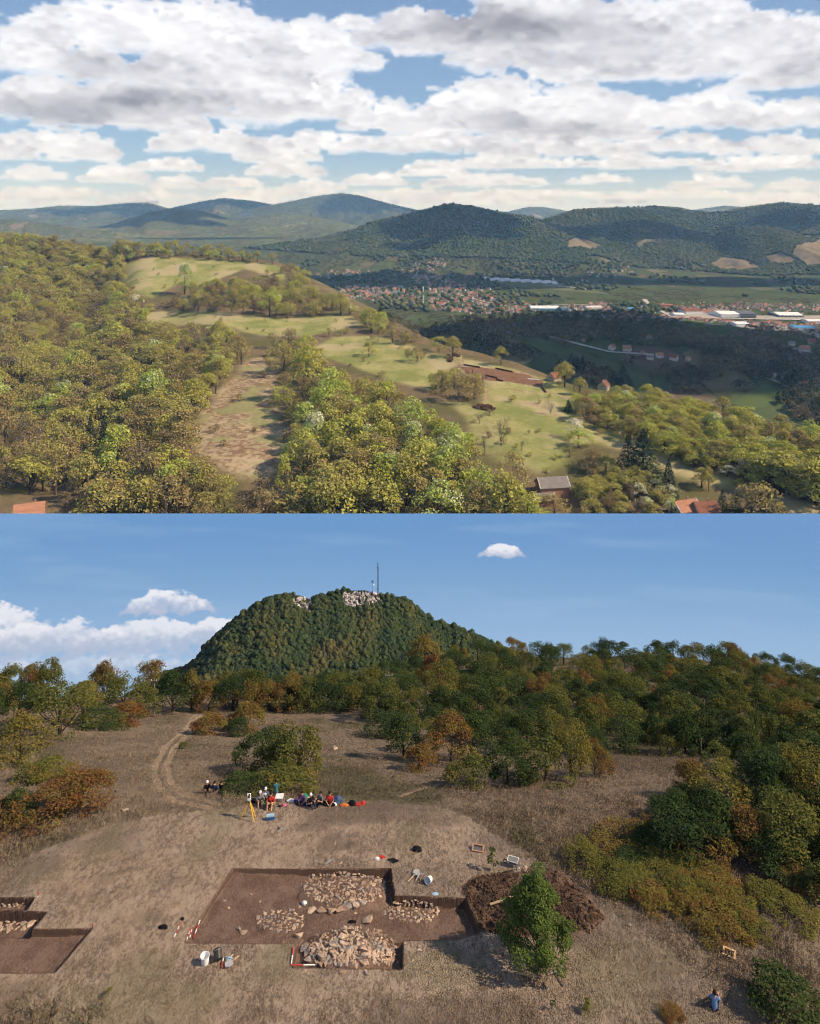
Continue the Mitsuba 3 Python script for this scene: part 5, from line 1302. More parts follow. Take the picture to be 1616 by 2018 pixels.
def frame_panel(name, label, x, row, w, d, rz, tilt, mt, mesh_mt=None, cat='sieve'):
    key = key_for(name); c, m = on(x, row)
    tm = T().translate((c + [0, 0, .06]).tolist()).rotate([0, 0, 1], rz).rotate([1, 0, 0], tilt)
    for i, b in enumerate((box(w, .05, .07, (0, d / 2, 0)), box(w, .05, .07, (0, -d / 2, 0)), box(.05, d - .052, .07, (w / 2 - .026, 0, 0)), box(.05, d - .052, .07, (-w / 2 + .026, 0, 0)))):
        put(f'{key}__rail' + (f'_{i:03d}' if i else ''), b, mt, tm)
    if mesh_mt:
        put(key + '__mesh', join([box(.008, d - .1, .008, (u, 0, -.02)) for u in np.linspace(-w / 2 + .07, w / 2 - .07, 16)] + [box(w - .1, .008, .008, (0, u, -.011)) for u in np.linspace(-d / 2 + .06, d / 2 - .06, 11)] + [box(w - .1, d - .1, .004, (0, 0, -.035))]), mesh_mt, tm)
    tag(key, label, cat)
frame_panel('soil_sieve', 'dark soil sieve with a reddish frame lying behind the spoil heap', 942, 1675, .46, .26, -12, 8, 'brick_wall', 'grey_cloth')
frame_panel('timber_square', 'empty pale wooden frame lying in the long grass at right', 1437, 1882, .38, .22, -28, 14, 'pale_wood', cat='frame')

# planks on the spoil heap and under the young tree
for x0, r0, x1, r1, w, lb in ((966, 1786, 996, 1776, .10, 'pale split plank lying on the dark spoil heap'), (1005, 1772, 1014, 1768, .08, 'short pale plank end at the right of the split plank'), (1015, 1792, 1026, 1787, .08, 'short pale board below the split plank'), (1020, 1921, 1052, 1930, .06, 'thin board lying at the edge of the tree shadow'), (1030, 1918, 1056, 1926, .03, 'thin lath beside the board at the tree shadow')):
    key = key_for('plank')
    (p, _), (q, _) = on(x0, r0), on(x1, r1)
    d = (q - p); sd = np.cross(d, [0, 0, 1]); sd = sd / np.linalg.norm(sd) * w / 2
    up = np.array([0, 0, .025]); base = np.array([0, 0, .05])
    put(key, hull_mesh(np.concatenate([[p - sd + base, p + sd * .7 + base, q + sd + base, q - sd * .8 + base], [p - sd + base + up, p + sd * .7 + base + up, q + sd + base + up, q - sd * .8 + base + up]])), 'pale_wood', T())
    tag(key, lb, 'plank')

# wheelbarrow behind the spoil heap
c, m = on(1012, 1706)
tm = T().translate(c.tolist()).rotate([0, 0, 1], 160).scale(.40)
tub = trimesh.convex.convex_hull(np.array([[-.3, -.22, .28], [-.3, .22, .28], [.3, -.18, .25], [.3, .18, .25], [-.42, -.33, .58], [-.42, .33, .58], [.52, -.30, .58], [.52, .30, .58]]))
put('wheelbarrow__tub', (tub.vertices, tub.faces), 'grey_cloth', tm)
put('wheelbarrow__rim', tube([[-.43, -.34, .585], [-.43, .34, .585], [.53, .31, .585], [.53, -.31, .585], [-.43, -.34, .585]], [.03] * 5, 6), 'white_plastic', tm)
for i, s in enumerate((-1, 1)):
    put('wheelbarrow__handle' + ('_001' if i else ''), tube([[.75, s * .06, .2], [.3, s * .18, .24], [-.3, s * .24, .3], [-1.0, s * .3, .55]], [.02] * 4, 6), 'steel', tm)
    put('wheelbarrow__leg' + ('_001' if i else ''), rod([-.35, s * .2, .28], [-.42, s * .24, .0], .018), 'steel', tm)
a = np.linspace(0, 2 * np.pi, 17)
put('wheelbarrow__wheel', tube(np.stack([.78 + .17 * np.cos(a), 0 * a, .2 + .17 * np.sin(a)], 1), np.full(17, .045), 6), 'dark_plastic', tm)
tag('wheelbarrow', 'wheelbarrow with a pale tub standing behind the spoil heap', 'wheelbarrow')

# survey tripod with its instrument, and the blue case
c, m = on(491, 1612)
top = np.array([0, 0, .74])
for i, (x, r) in enumerate(((501, 1622), (473, 1615), (504, 1611))):
    q, _ = on(x, r); q = q - c
    put('survey_tripod__leg' + (f'_{i:03d}' if i else ''), join([tube([top + (q - top) * .02 + [(.02, -.02, .01)[i], 0, 0], top + (q - top) * .55, q], [.022, .03, .014], 6), box(.05, .05, .06, top + (q - top) * .5)]), 'yellow_paint', T().translate(c.tolist()))
put('survey_tripod__plate', lathe([(0, .74), (.085, .74), (.085, .77), (0, .77)], 12), 'steel', T().translate(c.tolist()))
tag('survey_tripod', 'yellow survey tripod standing in front of the resting people', 'tripod')
put('survey_instrument__body', join([box(.13, .10, .07, (0, 0, .81)), box(.028, .09, .16, (-.055, 0, .925)), box(.028, .09, .16, (.055, 0, .925)), box(.14, .03, .02, (0, 0, 1.017))]), 'white_plastic', T().translate(c.tolist()))
put('survey_instrument__telescope', rod([0, -.09, .92], [0, .09, .92], .036, 10), 'dark_plastic', T().translate(c.tolist()))
tag('survey_instrument', 'grey white survey instrument mounted on the yellow tripod', 'instrument')
c, m = on(533, 1615)
put('blue_case__body', box(.33, .16, .15, (0, 0, .08)), 'blue_plastic', T().translate(c.tolist()).rotate([0, 0, 1], 8))
put('blue_case__lid', box(.325, .155, .03, (0, 0, .172)), 'sky_cloth', T().translate(c.tolist()).rotate([0, 0, 1], 8))
put('blue_case__handle', tube([[-.06, -.082, .10], [-.05, -.11, .11], [.05, -.11, .11], [.06, -.082, .10]], [.008] * 4, 5), 'dark_plastic', T().translate(c.tolist()).rotate([0, 0, 1], 8))
tag('blue_case', 'blue case lying right of the yellow tripod', 'case')

# ---- people
def hand(at, d, up, s, curl=.5):
    """Palm, four unequal curled fingers and a thumb."""
    d = d / np.linalg.norm(d); w = np.cross(up, d); w /= np.linalg.norm(w) + 1e-9; u = np.cross(d, w)
    parts = [bone((at, .032 * s), (at + d * .05 * s + w * .02 * s, .030 * s), (at + d * .05 * s - w * .02 * s, .030 * s))]
    for i, L in enumerate((.075, .085, .078, .06)):
        b = at + d * .07 * s + w * (.033 - .022 * i) * s; k = b + d * L * .55 * s - u * .012 * s; t = k + (d * (1 - curl) - u * curl) * L * .5 * s
        parts += [bone((b, .0105 * s), (k, .0095 * s)), bone((k, .0095 * s), (t, .008 * s))]
    b = at + d * .015 * s + w * .03 * s; k = b + (d * .5 + w * .8) * .04 * s
    return parts + [bone((b, .013 * s), (k, .011 * s)), bone((k, .011 * s), (k + d * .03 * s, .009 * s))]

def person(x, row, label, pose='sit', rz=0, shirt='white_cloth', legs='navy_cloth', hat=None, hair='dark_hair', s=.60, shorts=False, lean=0.0):
    """Facing +y before the turn rz; pose sit (knees up), cross (cross legged), stand or bend."""
    key = key_for('person'); c, m = on(x, row)
    V3 = lambda *a: np.array(a, float)
    if pose == 'stand' or pose == 'bend':
        hz = .92; hip = V3(0, 0, hz); b = .25 if pose == 'bend' else .03
        chest = V3(0, .42 * b * 2, hz + .45 - .1 * b); neck = V3(0, .95 * b + .0, hz + .62 - .35 * b * b); head = neck + V3(0, .05 + .12 * b, .17)
        kn = [V3(sd * .10, .04 + .06 * sd, .50) for sd in (-1, 1)]; an = [V3(sd * .11, -.02 + .05 * sd, .09) for sd in (-1, 1)]; toe = [a + V3(0, .16, -.05) for a in an]
        el = [V3(sd * .27, chest[1] + .05, chest[2] - .18) for sd in (-1, 1)]; wr = [V3(sd * .2, chest[1] + .26, chest[2] - .30) for sd in (-1, 1)]
    else:
        hip = V3(0, 0, .13); chest = V3(0, .03 - .1 * lean + .06, .50); neck = V3(0, .06 + .12 * lean, .68); head = neck + V3(0, .06, .16)
        if pose == 'sit':
            kn = [V3(sd * .14, .40, .46) for sd in (-1, 1)]; an = [V3(sd * .13, .62, .09) for sd in (-1, 1)]; toe = [a + V3(0, .15, -.04) for a in an]
            el = [V3(sd * .27, .22, .40) for sd in (-1, 1)]; wr = [V3(sd * .16, .40, .52) for sd in (-1, 1)]
        elif pose == 'legs':
            kn = [V3(sd * .12, .46, .16) for sd in (-1, 1)]; an = [V3(sd * .12, .86, .08) for sd in (-1, 1)]; toe = [a + V3(0, .06, .12) for a in an]
            el = [V3(sd * .30, -.05, .36) for sd in (-1, 1)]; wr = [V3(sd * .30, -.16, .10) for sd in (-1, 1)]
        else:
            kn = [V3(sd * .36, .32, .18) for sd in (-1, 1)]; an = [V3(-sd * .12, .36, .08) for sd in (-1, 1)]; toe = [a + V3(-np.sign(-a[0]) * -.12, .06, -.02) for a in an]
            el = [V3(sd * .27, .16, .36) for sd in (-1, 1)]; wr = [V3(sd * .12, .34, .26) for sd in (-1, 1)]
    sh = [V3(sd * .18, chest[1], neck[2] - .07) for sd in (-1, 1)]; hp = [hip + V3(sd * .10, 0, 0) for sd in (-1, 1)]
    body = [bone((hip, .14), (chest, .13)), bone((chest, .13), (sh[0], .06), (sh[1], .06)), bone((neck - [0, 0, .06], .06), (neck + [0, .01, .06], .055)),
            bone((head, .095), (head + [0, .035, -.065], .062), (head + [0, -.02, .03], .10)), bone((head + [0, .09, -.01], .016), (head + [0, .115, -.03], .018))]
    for i, sd in enumerate((-1, 1)):
        body += [bone((sh[i], .055), (el[i], .042)), bone((el[i], .042), (wr[i], .028)), bone((hp[i], .095), (kn[i], .06)), bone((kn[i], .06), (an[i], .04)), bone((an[i], .042), (toe[i], .034)), bone((head + [sd * .092, -.005, -.01], .018), (head + [sd * .10, -.01, .02], .016))]
        body += hand(wr[i], wr[i] - el[i] + V3(-sd * .02, .02, 0), V3(0, -.3, 1.), 1.0)
    tm = T().translate((c - [0, 0, .01]).tolist()).rotate([0, 0, 1], float(rz)).scale(float(s))
    def add(part, mans, mt):
        put(f'{key}__{part}', solid(m3d.Manifold.batch_boolean(mans, m3d.OpType.Add)), mt, tm, 50)
    add('body', body, 'skin')
    top = [bone((hip + [0, 0, .04], .150), (chest, .142)), bone((chest, .142), (sh[0], .07), (sh[1], .07))]
    low = [bone((hp[0], .11), (hp[1], .11), (hip + [0, 0, .05], .142))]
    for i in range(2):
        top.append(bone((sh[i], .068), (sh[i] + (el[i] - sh[i]) * .75, .056)))
        low.append(bone((hp[i], .107), (kn[i] if not shorts else hp[i] + (kn[i] - hp[i]) * .8, .075)))
        if not shorts: low.append(bone((kn[i], .073), (kn[i] + (an[i] - kn[i]) * .9, .052)))
        put(f'{key}__shoe' + ('_001' if i else ''), solid(bone((an[i] - [0, .02, .02], .052), (toe[i], .044))), 'dark_plastic', tm, 50)
    add('shirt', top, shirt); add('trousers', low, legs)
    add('hair', [bone((head + [0, -.03, .03], .108), (head + [0, .03, .06], .075)), bone((head + [0, -.05, -.03], .085), (head + [0, -.03, .03], .1))], hair)
    for i, sd in enumerate((-1, 1)):
        put(f'{key}__eye' + ('_001' if i else ''), solid(sph(head + [sd * .036, .082, .012], .012, 8)), 'dark_hair', tm, True)
    put(f'{key}__mouth', solid(bone((head + [-.02, .092, -.07], .008), (head + [.02, .092, -.07], .008))), 'red_cloth', tm, True)
    if hat:
        add('hat', [bone((head + [0, -.02, .075], .105), (head + [0, 0, .10], .09)), bone((head + [-.06, .10, .07], .02), (head + [.06, .10, .07], .02), (head + [0, .02, .08], .06))], hat)
    tag(key, label, 'person')
person(408, 1562, 'person in a white cap and black clothes sitting leftmost in the grass', 'sit', 200, 'black_cloth', 'black_cloth', 'white_cloth')
person(424, 1563, 'person in dark clothes sitting beside the white capped one at left', 'cross', 170, 'navy_cloth', 'denim')
person(438, 1562, 'person in black reclining at the right end of the left pair', 'legs', 150, 'black_cloth', 'grey_cloth')
person(513, 1583, 'person with a white hat and bare knees sitting at the left of the large group', 'sit', 190, 'grey_cloth', 'white_cloth', 'white_cloth', shorts=True)
person(524, 1576, 'person in a white shirt and white cap sitting behind the large group', 'sit', 185, 'white_cloth', 'green_cloth', 'white_cloth')
person(545, 1580, 'person in a dark blue shirt standing stooped with the back turned', 'bend', 20, 'teal_cloth', 'denim', None, s=.47)
person(535, 1588, 'person with bare legs sitting on the grass in front of the large group', 'sit', 175, 'red_cloth', 'khaki_cloth', None, shorts=True, s=.68)
person(597, 1583, 'person in a purple shirt sitting in the shade of the broad bush', 'cross', 160, 'purple_cloth', 'navy_cloth', None)
person(611, 1588, 'person in black with a white cap sitting at the edge of the shade', 'sit', 215, 'black_cloth', 'navy_cloth', 'white_cloth')
person(634, 1584, 'person in white and black sitting right of the shade', 'sit', 140, 'grey_cloth', 'black_cloth', None)
person(650, 1584, 'person in a red shirt sitting among the bags', 'cross', 180, 'red_cloth', 'black_cloth', None)
person(1408, 1990, 'person in a blue shirt sitting alone by the dark bush at bottom right', 'sit', 335, 'blue_shirt', 'navy_cloth', None, s=.56)
# a folding stool and the bags left in the shade
c, m = on(551, 1584)
put('camp_stool__seat', box(.34, .30, .03, (0, 0, .33)), 'white_cloth', T().translate(c.tolist()))
for i, (u, v) in enumerate(((-1, -1), (1, -1), (-1, 1), (1, 1))):
    put('camp_stool__leg' + (f'_{i:03d}' if i else ''), rod([u * .15, v * .13, .315], [u * .18, v * .15, 0], .014), 'steel', T().translate(c.tolist()))
tag('camp_stool', 'white folding stool beside the stooping person', 'stool')
for x, r, w, h, mt, nm, lb, cat in ((498, 1580, 20, 9, 'black_cloth', 'rucksack', 'flat dark rucksack left of the large group', 'rucksack'), (560, 1588, 9, 6, 'pink_cloth', 'rucksack', 'bright pink pouch in front of the shade', 'pouch'), (574, 1580, 18, 8, 'white_cloth', 'towel', 'white towel spread in the shade', 'towel'), (586, 1580, 20, 8, 'purple_cloth', 'rucksack', 'purple grey rucksack beside the towel', 'rucksack'),
                                    (601, 1572, 12, 11, 'green_cloth', 'rucksack', 'bright green bag standing in the shade', 'bag'), (612, 1573, 12, 5, 'white_cloth', 'towel', 'white cloth on the bag edge of the shade', 'cloth'), (643, 1585, 16, 9, 'black_cloth', 'rucksack', 'black bag in front of the person in red', 'bag'), (659, 1587, 9, 7, 'white_cloth', 'sun_hat', 'round white sun hat on the grass', 'hat'),
                                    (666, 1580, 20, 16, 'denim', 'rucksack', 'large blue rucksack at the right of the group', 'rucksack'), (679, 1588, 18, 6, 'orange_cloth', 'jacket', 'orange jacket lying right of the blue rucksack', 'jacket'), (694, 1586, 16, 12, 'black_cloth', 'rucksack', 'black and white bag near the right end of the row', 'bag'), (705, 1587, 12, 8, 'red_cloth', 'rucksack', 'dark red bag near the right end of the row', 'bag'),
                                    (715, 1585, 10, 10, 'red_cloth', 'rucksack', 'red bag at the very right end of the row', 'bag'), (551, 1590, 8, 3, 'black_cloth', 'sandal', 'dark sandals on the grass in front of the stool', 'sandals')):
    heap_cloth(nm, x, r, w, h, mt, lb, cat, int(x))

# ---- poles, masts and cliffs behind the dig
def utility_pole(x, row, top_row, at, label, r=.09, arm=True):
    key = key_for('utility_pole')
    X, Y, Z = (float(q[0]) for q in at([x], [row]))
    h = (row - top_row) * Y / F
    tm = T().translate([X, Y, Z - .1])
    put(key + '__post', tube([[0, 0, 0], [0, 0, h * .5], [0, 0, h]], [r, r * .85, r * .7], 8), 'grey_wood', tm)
    if arm:
        put(key + '__crossarm', box(h * .16, r * .9, r * .9, (0, -r * 1.2, h * .94)), 'grey_wood', tm)
        for i in (-1, 1):
            put(f'{key}__insulator' + ('_001' if i > 0 else ''), lathe([(0, 0), (r * .5, 0), (r * .35, r * 1.6), (0, r * 1.7)], 8), 'white_plastic', T().translate([X + i * h * .07, Y - r * 1.2, Z - .1 + h * .94 + r * .47]))
    tag(key, label, 'utility pole')
    return np.array([X, Y, Z - .1 + h * .95])
utility_pole(304, 1408, 1334, low_at, 'thin brown utility pole at the left end of the dry meadow', .06)
utility_pole(766, 1414, 1322, low_at, 'dark utility pole in the middle in front of the tree line', .055)
utility_pole(1382, 1512, 1452, low_at, 'dark utility pole standing alone at the edge of the right wood', .04, False)

def lattice_mast(key, X, Y, z0, z1, w, label):
    h = z1 - z0; legs = []
    tm = T().translate([X, Y, z0])
    for i in range(3):
        a = 2 * np.pi * i / 3
        put(f'{key}__leg' + (f'_{i:03d}' if i else ''), rod([w * np.cos(a), w * np.sin(a), 0], [w * .7 * np.cos(a), w * .7 * np.sin(a), h], .085, 5), 'mast_steel', tm)
    br, n = [], 22
    for k in range(n):
        for i in range(3):
            a, b = 2 * np.pi * i / 3, 2 * np.pi * (i + 1) / 3
            s0, s1 = w * (1 - .3 * k / n), w * (1 - .3 * (k + 1) / n)
            br.append(rod([s0 * np.cos(a), s0 * np.sin(a), h * k / n], [s1 * np.cos(b), s1 * np.sin(b), h * (k + 1) / n], .045, 4))
    put(f'{key}__bracing', join(br), 'mast_steel', tm)
    put(f'{key}__antenna', rod([0, 0, h * .98], [0, 0, h * 1.08], .03, 6), 'mast_steel', tm)
    for i, (zf, q) in enumerate(((.93, 1), (.88, -1), (.60, 1), (.30, -1), (.16, 1))):
        put(f'{key}__dish' + (f'_{i:03d}' if i else ''), lathe([(0, -.12), (.20, -.04), (.22, .04), (0, .06)], 10), 'white_plastic' if i % 2 == 0 else 'mast_steel', T().translate([X + q * w * .9, Y - .1, z0 + h * zf]).rotate([1, 0, 0], 90))
    tag(key, label, 'mast')
mat('mast_steel', (.05, .06, .09), .5)
Ym = 336.0
lattice_mast('radio_mast', (744.5 - HX) / F * Ym, Ym, float(z_mount((744.5 - HX) / F * Ym, Ym)) - .3, -(1110 - HY) / F * Ym, .36, 'tall lattice radio mast on the mountain summit')
Xs = (734 - HX) / F * Ym; zs = float(z_mount(Xs, Ym)); zt = -(1146 - HY) / F * Ym
put('small_mast__post', rod([0, 0, -.3], [0, 0, zt - zs], .06, 6), 'mast_steel', T().translate([Xs, Ym, zs]))
put('small_mast__drum', lathe([(0, -.3), (.42, -.3), (.42, .3), (0, .3)], 12), 'mast_steel', T().translate([Xs, Ym, zt]))
put('small_mast__dish', lathe([(0, -.3), (.32, -.3), (.32, .25), (0, .25)], 12), 'white_plastic', T().translate([Xs + .5, Ym - .3, zt - 1.5]))
tag('small_mast', 'short mast with a dark drum left of the tall mast', 'mast')

def cliff(x0, x1, r0, r1, label, seed, Yc):
    """A limestone face of upright cracked blocks standing out of the slope."""
    key = key_for('cliff'); r = np.random.default_rng(seed); parts = []
    mpp = Yc / F; n = int((x1 - x0) / 5)
    for i in range(n):
        for j in range(4):
            px = x0 + (x1 - x0) * (i + .5) / n + r.normal() * 1.5; t = (px - x0) / (x1 - x0)
            pr = r0 + (r1 - r0) * (j + .5) / 4 + r.normal() * 1.5 + 9 * (t - .5) ** 2 + 4
            if r.random() < .06: continue
            hx_, hy_, hz_ = ray_hit(z_mount, [px], [pr], np.linspace(285, 345, 230))
            if not np.isfinite(hy_[0]): continue
            q = r.normal(size=(14, 3)); q /= np.linalg.norm(q, axis=1, keepdims=True)
            q = q * np.array([4.4, 5.5, (r1 - r0) * .20]) * r.uniform(.6, 1.25, (14, 1)) * mpp
            v, f = hull_mesh(q)
            parts.append((v + [hx_[0], hy_[0], hz_[0] - .1], f))
    put(key, join(parts), 'cliff_rock', T(), False)
    tag(key, label, 'cliff')
cliff(672, 752, 1163, 1194, 'pale limestone cliff below the masts', 3, 334.5)
cliff(576, 615, 1174, 1206, 'smaller pale cliff on the left shoulder of the mountain', 4, 333.5)
cliff(381, 390, 1297, 1306, 'tiny pale rock face at the left foot of the mountain', 5, 330)
# ------------------------------------------------------------------ buildings and the town of the panorama
rh = np.random.default_rng(91)
mat('white_wall', (.50, .48, .45)); mat('cream_wall', (.44, .38, .29)); mat('grey_wall', (.30, .29, .28)); mat('window_glass', (.03, .035, .04), .2)
mat('hall_white', (.70, .71, .72)); mat('hall_blue', (.10, .28, .50)); mat('hall_grey', (.14, .15, .17))
def roof_mat(name, c0, c1):
    pmat(name, lambda p, n, uv: mikit.mix(c0, c1, mikit.fbm(p.x * .8, p.y * .8, p.z * .8, 3)))
roof_mat('red_roof', (.24, .095, .065), (.38, .18, .125)); roof_mat('orange_roof', (.31, .145, .095), (.45, .245, .165)); roof_mat('brown_roof', (.17, .075, .05), (.27, .13, .09)); roof_mat('grey_roof', (.17, .15, .15), (.26, .24, .23))

def gable(L, W, H, R, over=.5, th=.25):
    """Walls with gables (ridge along x) and two roof slabs."""
    l, w = L / 2, W / 2
    wv = np.array([[-l, -w, -2], [l, -w, -2], [l, w, -2], [-l, w, -2], [-l, -w, H], [l, -w, H], [l, w, H], [-l, w, H], [-l, 0, H + R - .05], [l, 0, H + R - .05]], float)
    wf = np.array([[0, 1, 5], [0, 5, 4], [2, 3, 7], [2, 7, 6], [1, 2, 6], [1, 6, 5], [3, 0, 4], [3, 4, 7], [5, 6, 9], [7, 4, 8], [4, 5, 9], [4, 9, 8], [6, 7, 8], [6, 8, 9]])
    e = over; s = R / w
    slabs = []
    for d in (-1, 1):
        p = np.array([[-l - e, d * (w + e), H - s * e], [l + e, d * (w + e), H - s * e], [l + e, 0, H + R], [-l - e, 0, H + R]])
        q = p + [0, 0, th]
        slabs.append((np.vstack([p, q]), np.array([[0, 1, 2, 3], [4, 5, 6, 7], [0, 1, 5, 4], [1, 2, 6, 5], [2, 3, 7, 6], [3, 0, 4, 7]])))
    return (wv, wf), join(slabs)
def yard_house(name, x, row, wpx, rot, L, W, H, R, wall, roof, label, at, windows=True, chimney=True, edge=None, cat='house'):
    """A house near enough to show its parts; wpx is its length in the frame."""
    key = key_for(name)
    X, Y, Z = (float(q[0]) for q in at([x], [row]))
    k = wpx * Y / F / L
    tm = T().translate([X, Y, Z]).rotate([0, 0, 1], rot).scale(k)
    w, r = gable(L, W, H, R)
    put(key + '__wall', w, wall, tm, False); put(key + '__roof', r, roof, tm, False)
    if windows:
        n = 0
        for d in (-1, 1):
            for u in np.linspace(-L * .32, L * .32, 3):
                put(f'{key}__window' + (f'_{n:03d}' if n else ''), box(1.0, .12, 1.2, (u, d * (W / 2 + .03), H * .55)), 'window_glass', tm, False); n += 1
        for d in (-1, 1):
            put(f'{key}__window_{n:03d}', box(.12, 1.0, 1.2, (d * (L / 2 + .03), 0, H * .9)), 'window_glass', tm, False); n += 1
    if chimney:
        put(key + '__chimney', box(.7, .7, 1.8, (L * .2, W * .12, H + R * .9 + .3)), 'brick_wall', tm, False)
    if edge:
        for i, d in enumerate((-1, 1)):
            put(f'{key}__verge' + ('_001' if i else ''), box(.2, W * 1.12, .3, (d * (L / 2 + .62), 0, H + .2)) if False else join([rod([d * (L / 2 + .6), -W / 2 - .5, H - .1], [d * (L / 2 + .6), 0, H + R + .3], .16, 5), rod([d * (L / 2 + .6), W / 2 + .5, H - .1], [d * (L / 2 + .6), 0, H + R + .3], .16, 5)]), edge, tm, False)
    tag(key, label, cat)
yard_house('barn', 1088, 972, 56, 8, 13, 9, 4.2, 3.2, 'brick_wall', 'grey_roof', 'barn with a grey roof and white verges above the orchard', up_at, False, False, 'white_paint', 'barn')
yard_house('shed', 1072, 992, 36, 5, 8, 6, 2.6, 1.8, 'brick_wall', 'grey_roof', 'lower grey roofed shed in front of the barn', up_at, False, False, 'white_paint', 'shed')
yard_house('house', 1350, 1018, 46, 18, 10, 9, 4, 3.0, 'white_wall', 'orange_roof', 'house with an orange red roof at the bottom edge', up_at, edge='white_paint')
yard_house('house', 1390, 1024, 44, 6, 10, 10, 4.5, 3.6, 'white_wall', 'brown_roof', 'house with a brown tiled roof right of the orange one', up_at)
yard_house('house', 58, 1026, 52, 24, 11, 9, 4, 3.2, 'white_wall', 'orange_roof', 'house with a pale red roof in the bottom left garden', up_at, False)
yard_house('house', 1092, 749, 21, 40, 10, 9, 3.2, 4.4, 'cream_wall', 'brown_roof', 'gabled house with a dull red roof just beyond the dig', up_at)
yard_house('house', 1190, 768, 21, 58, 9, 8, 4, 3.8, 'cream_wall', 'brown_roof', 'gable peeping out of the trees on the valley edge', up_at)

# smaller houses of the valley: one model of each colour, placed one by one
HOUSE = []
for i, (wl, rf, L, W, H, R) in enumerate((('white_wall', 'red_roof', 11, 9, 3.8, 4.2), ('white_wall', 'orange_roof', 12, 9, 3.5, 4.4), ('cream_wall', 'red_roof', 10, 9, 4.2, 4.0), ('white_wall', 'brown_roof', 11, 10, 4.2, 4.2), ('grey_wall', 'red_roof', 10, 8, 3, 3.8), ('white_wall', 'grey_roof', 12, 9, 4.4, 3.2))):
    w, r = gable(L, W, H, R)
    win = join([box(1.1, .12, 1.3, (u, d * (W / 2 + .05), z)) for d in (-1, 1) for u in (-3, 0, 3) for z in (1.6, 4.0)])
    scene[f'house_model_{i}'] = {'type': 'shapegroup', 'wall': mikit.ply(w, wl), 'roof': mikit.ply(r, rf)}
    HOUSE.append(f'house_model_{i}')
HCOL = ['red roofed white house', 'orange roofed white house', 'red roofed cream house', 'brown roofed white house', 'red roofed grey house', 'grey roofed white house']
def far_house(name, x, y, z, s, i, rot):
    scene[name] = {'type': 'instance', 'group': {'type': 'ref', 'id': HOUSE[i]}, 'to_world': T().translate([float(x), float(y), float(z)]).rotate([0, 0, 1], float(rot)).scale(float(s))}
YT = np.geomspace(900, 4200, 330)
def vat(x, row):
    return ray_hit(z_grid, x, row, YT)
for x, r, w, i, lb in ((685, 606, 16, 1, 'bright red roofed house alone left of the town'), (970, 651, 11, 3, 'house in the dark wood below the town'), (1003, 656, 10, 0, 'small red house beside the house in the dark wood'), (1012, 641, 9, 5, 'pale house at the top of the dark wood'), (1150, 672, 9, 4, 'dark red roof left of the green field'),
                       (1206, 688, 15, 0, 'white walled house, leftmost of the hamlet row'), (1236, 691, 16, 1, 'red roofed house, second in the hamlet row'), (1266, 697, 11, 4, 'small red roof, third in the hamlet row'), (1281, 708, 14, 5, 'white house in the middle of the hamlet'), (1300, 704, 14, 1, 'orange roof in the middle of the hamlet'), (1328, 709, 16, 3, 'brown roof at the right of the hamlet'), (1356, 710, 11, 1, 'orange roof at the right end of the hamlet'),
                       (1279, 667, 13, 4, 'red house alone above the hamlet'), (1586, 692, 18, 1, 'red roofed house at the right edge'), (1570, 694, 14, 5, 'pale house beside the red one at the right edge'), (1600, 678, 16, 2, 'red house highest at the right edge'), (1582, 764, 20, 3, 'brown roofed house among trees at the right edge'), (1520, 742, 16, 5, 'pale roofs above the bright field at right'), (1594, 658, 14, 2, 'red house below the halls at the right edge'), (1560, 680, 12, 5, 'white outbuilding near the right edge')):
    X, Y, Z = (float(q[0]) for q in vat([x], [r]))
    key = key_for('valley_house')
    if np.isfinite(Y):
        far_house(key, X, Y, Z + .3, w * Y / F / 12.5, i, rh.uniform(-60, 60)); tag(key, lb, 'house')
TOWN = [([(655, 566), (700, 562), (800, 566), (850, 560), (900, 566), (1000, 590), (1080, 604), (1060, 618), (960, 622), (860, 612), (760, 596), (680, 590)], 6.6, .66, 'lower town', 5.8),
        ([(810, 545), (860, 540), (905, 556), (985, 576), (960, 584), (880, 566), (820, 560)], 7, .6, 'upper town', 5.2),
        ([(790, 532), (820, 518), (860, 506), (878, 512), (888, 524), (840, 542), (800, 545)], 6.6, .62, 'hillside village', 4.6),
        ([(620, 540), (700, 528), (740, 540), (700, 548), (640, 548)], 8, .6, 'village at the left', 4.8),
        ([(1090, 606), (1200, 596), (1300, 604), (1480, 600), (1620, 604), (1620, 614), (1480, 612), (1300, 618), (1100, 616)], 7.2, .7, 'right suburb', 5.2),
        ([(1240, 628), (1400, 636), (1500, 646), (1620, 656), (1620, 640), (1480, 634), (1300, 624)], 7.5, .8, 'suburb below the halls', 7),
        ([(1130, 545), (1180, 530), (1240, 520), (1270, 530), (1200, 552), (1150, 560)], 10, .5, 'scattered right village', 4.6),
        ([(1085, 622), (1180, 596), (1340, 596), (1620, 598), (1620, 622), (1400, 606), (1250, 620), (1150, 618)], 9.5, .55, 'works suburb', 4.8),
        ([(1190, 618), (1260, 620), (1262, 634), (1200, 632)], 6.5, .8, 'red roofed estate', 7)]
POND = [(769, 574), (786, 573), (789, 580), (780, 585), (770, 583)]
allh = []
for poly, sp, pr, nm, wpx in TOWN:
    q = [p for p in scatter(poly, lambda r: sp, rh, jitter=.4, holes=[POND, [(826, 560), (842, 560), (842, 600), (830, 606)]]) if rh.random() < pr]
    X, Y, Z = vat([p[0] for p in q], [p[1] for p in q])
    for k, (x, y, z) in enumerate(zip(X, Y, Z)):
        if np.isfinite(y): allh.append((wpx * rh.uniform(.75, 1.25), x, y, z, nm, q[k]))
allh.sort(key=lambda h: -h[0])
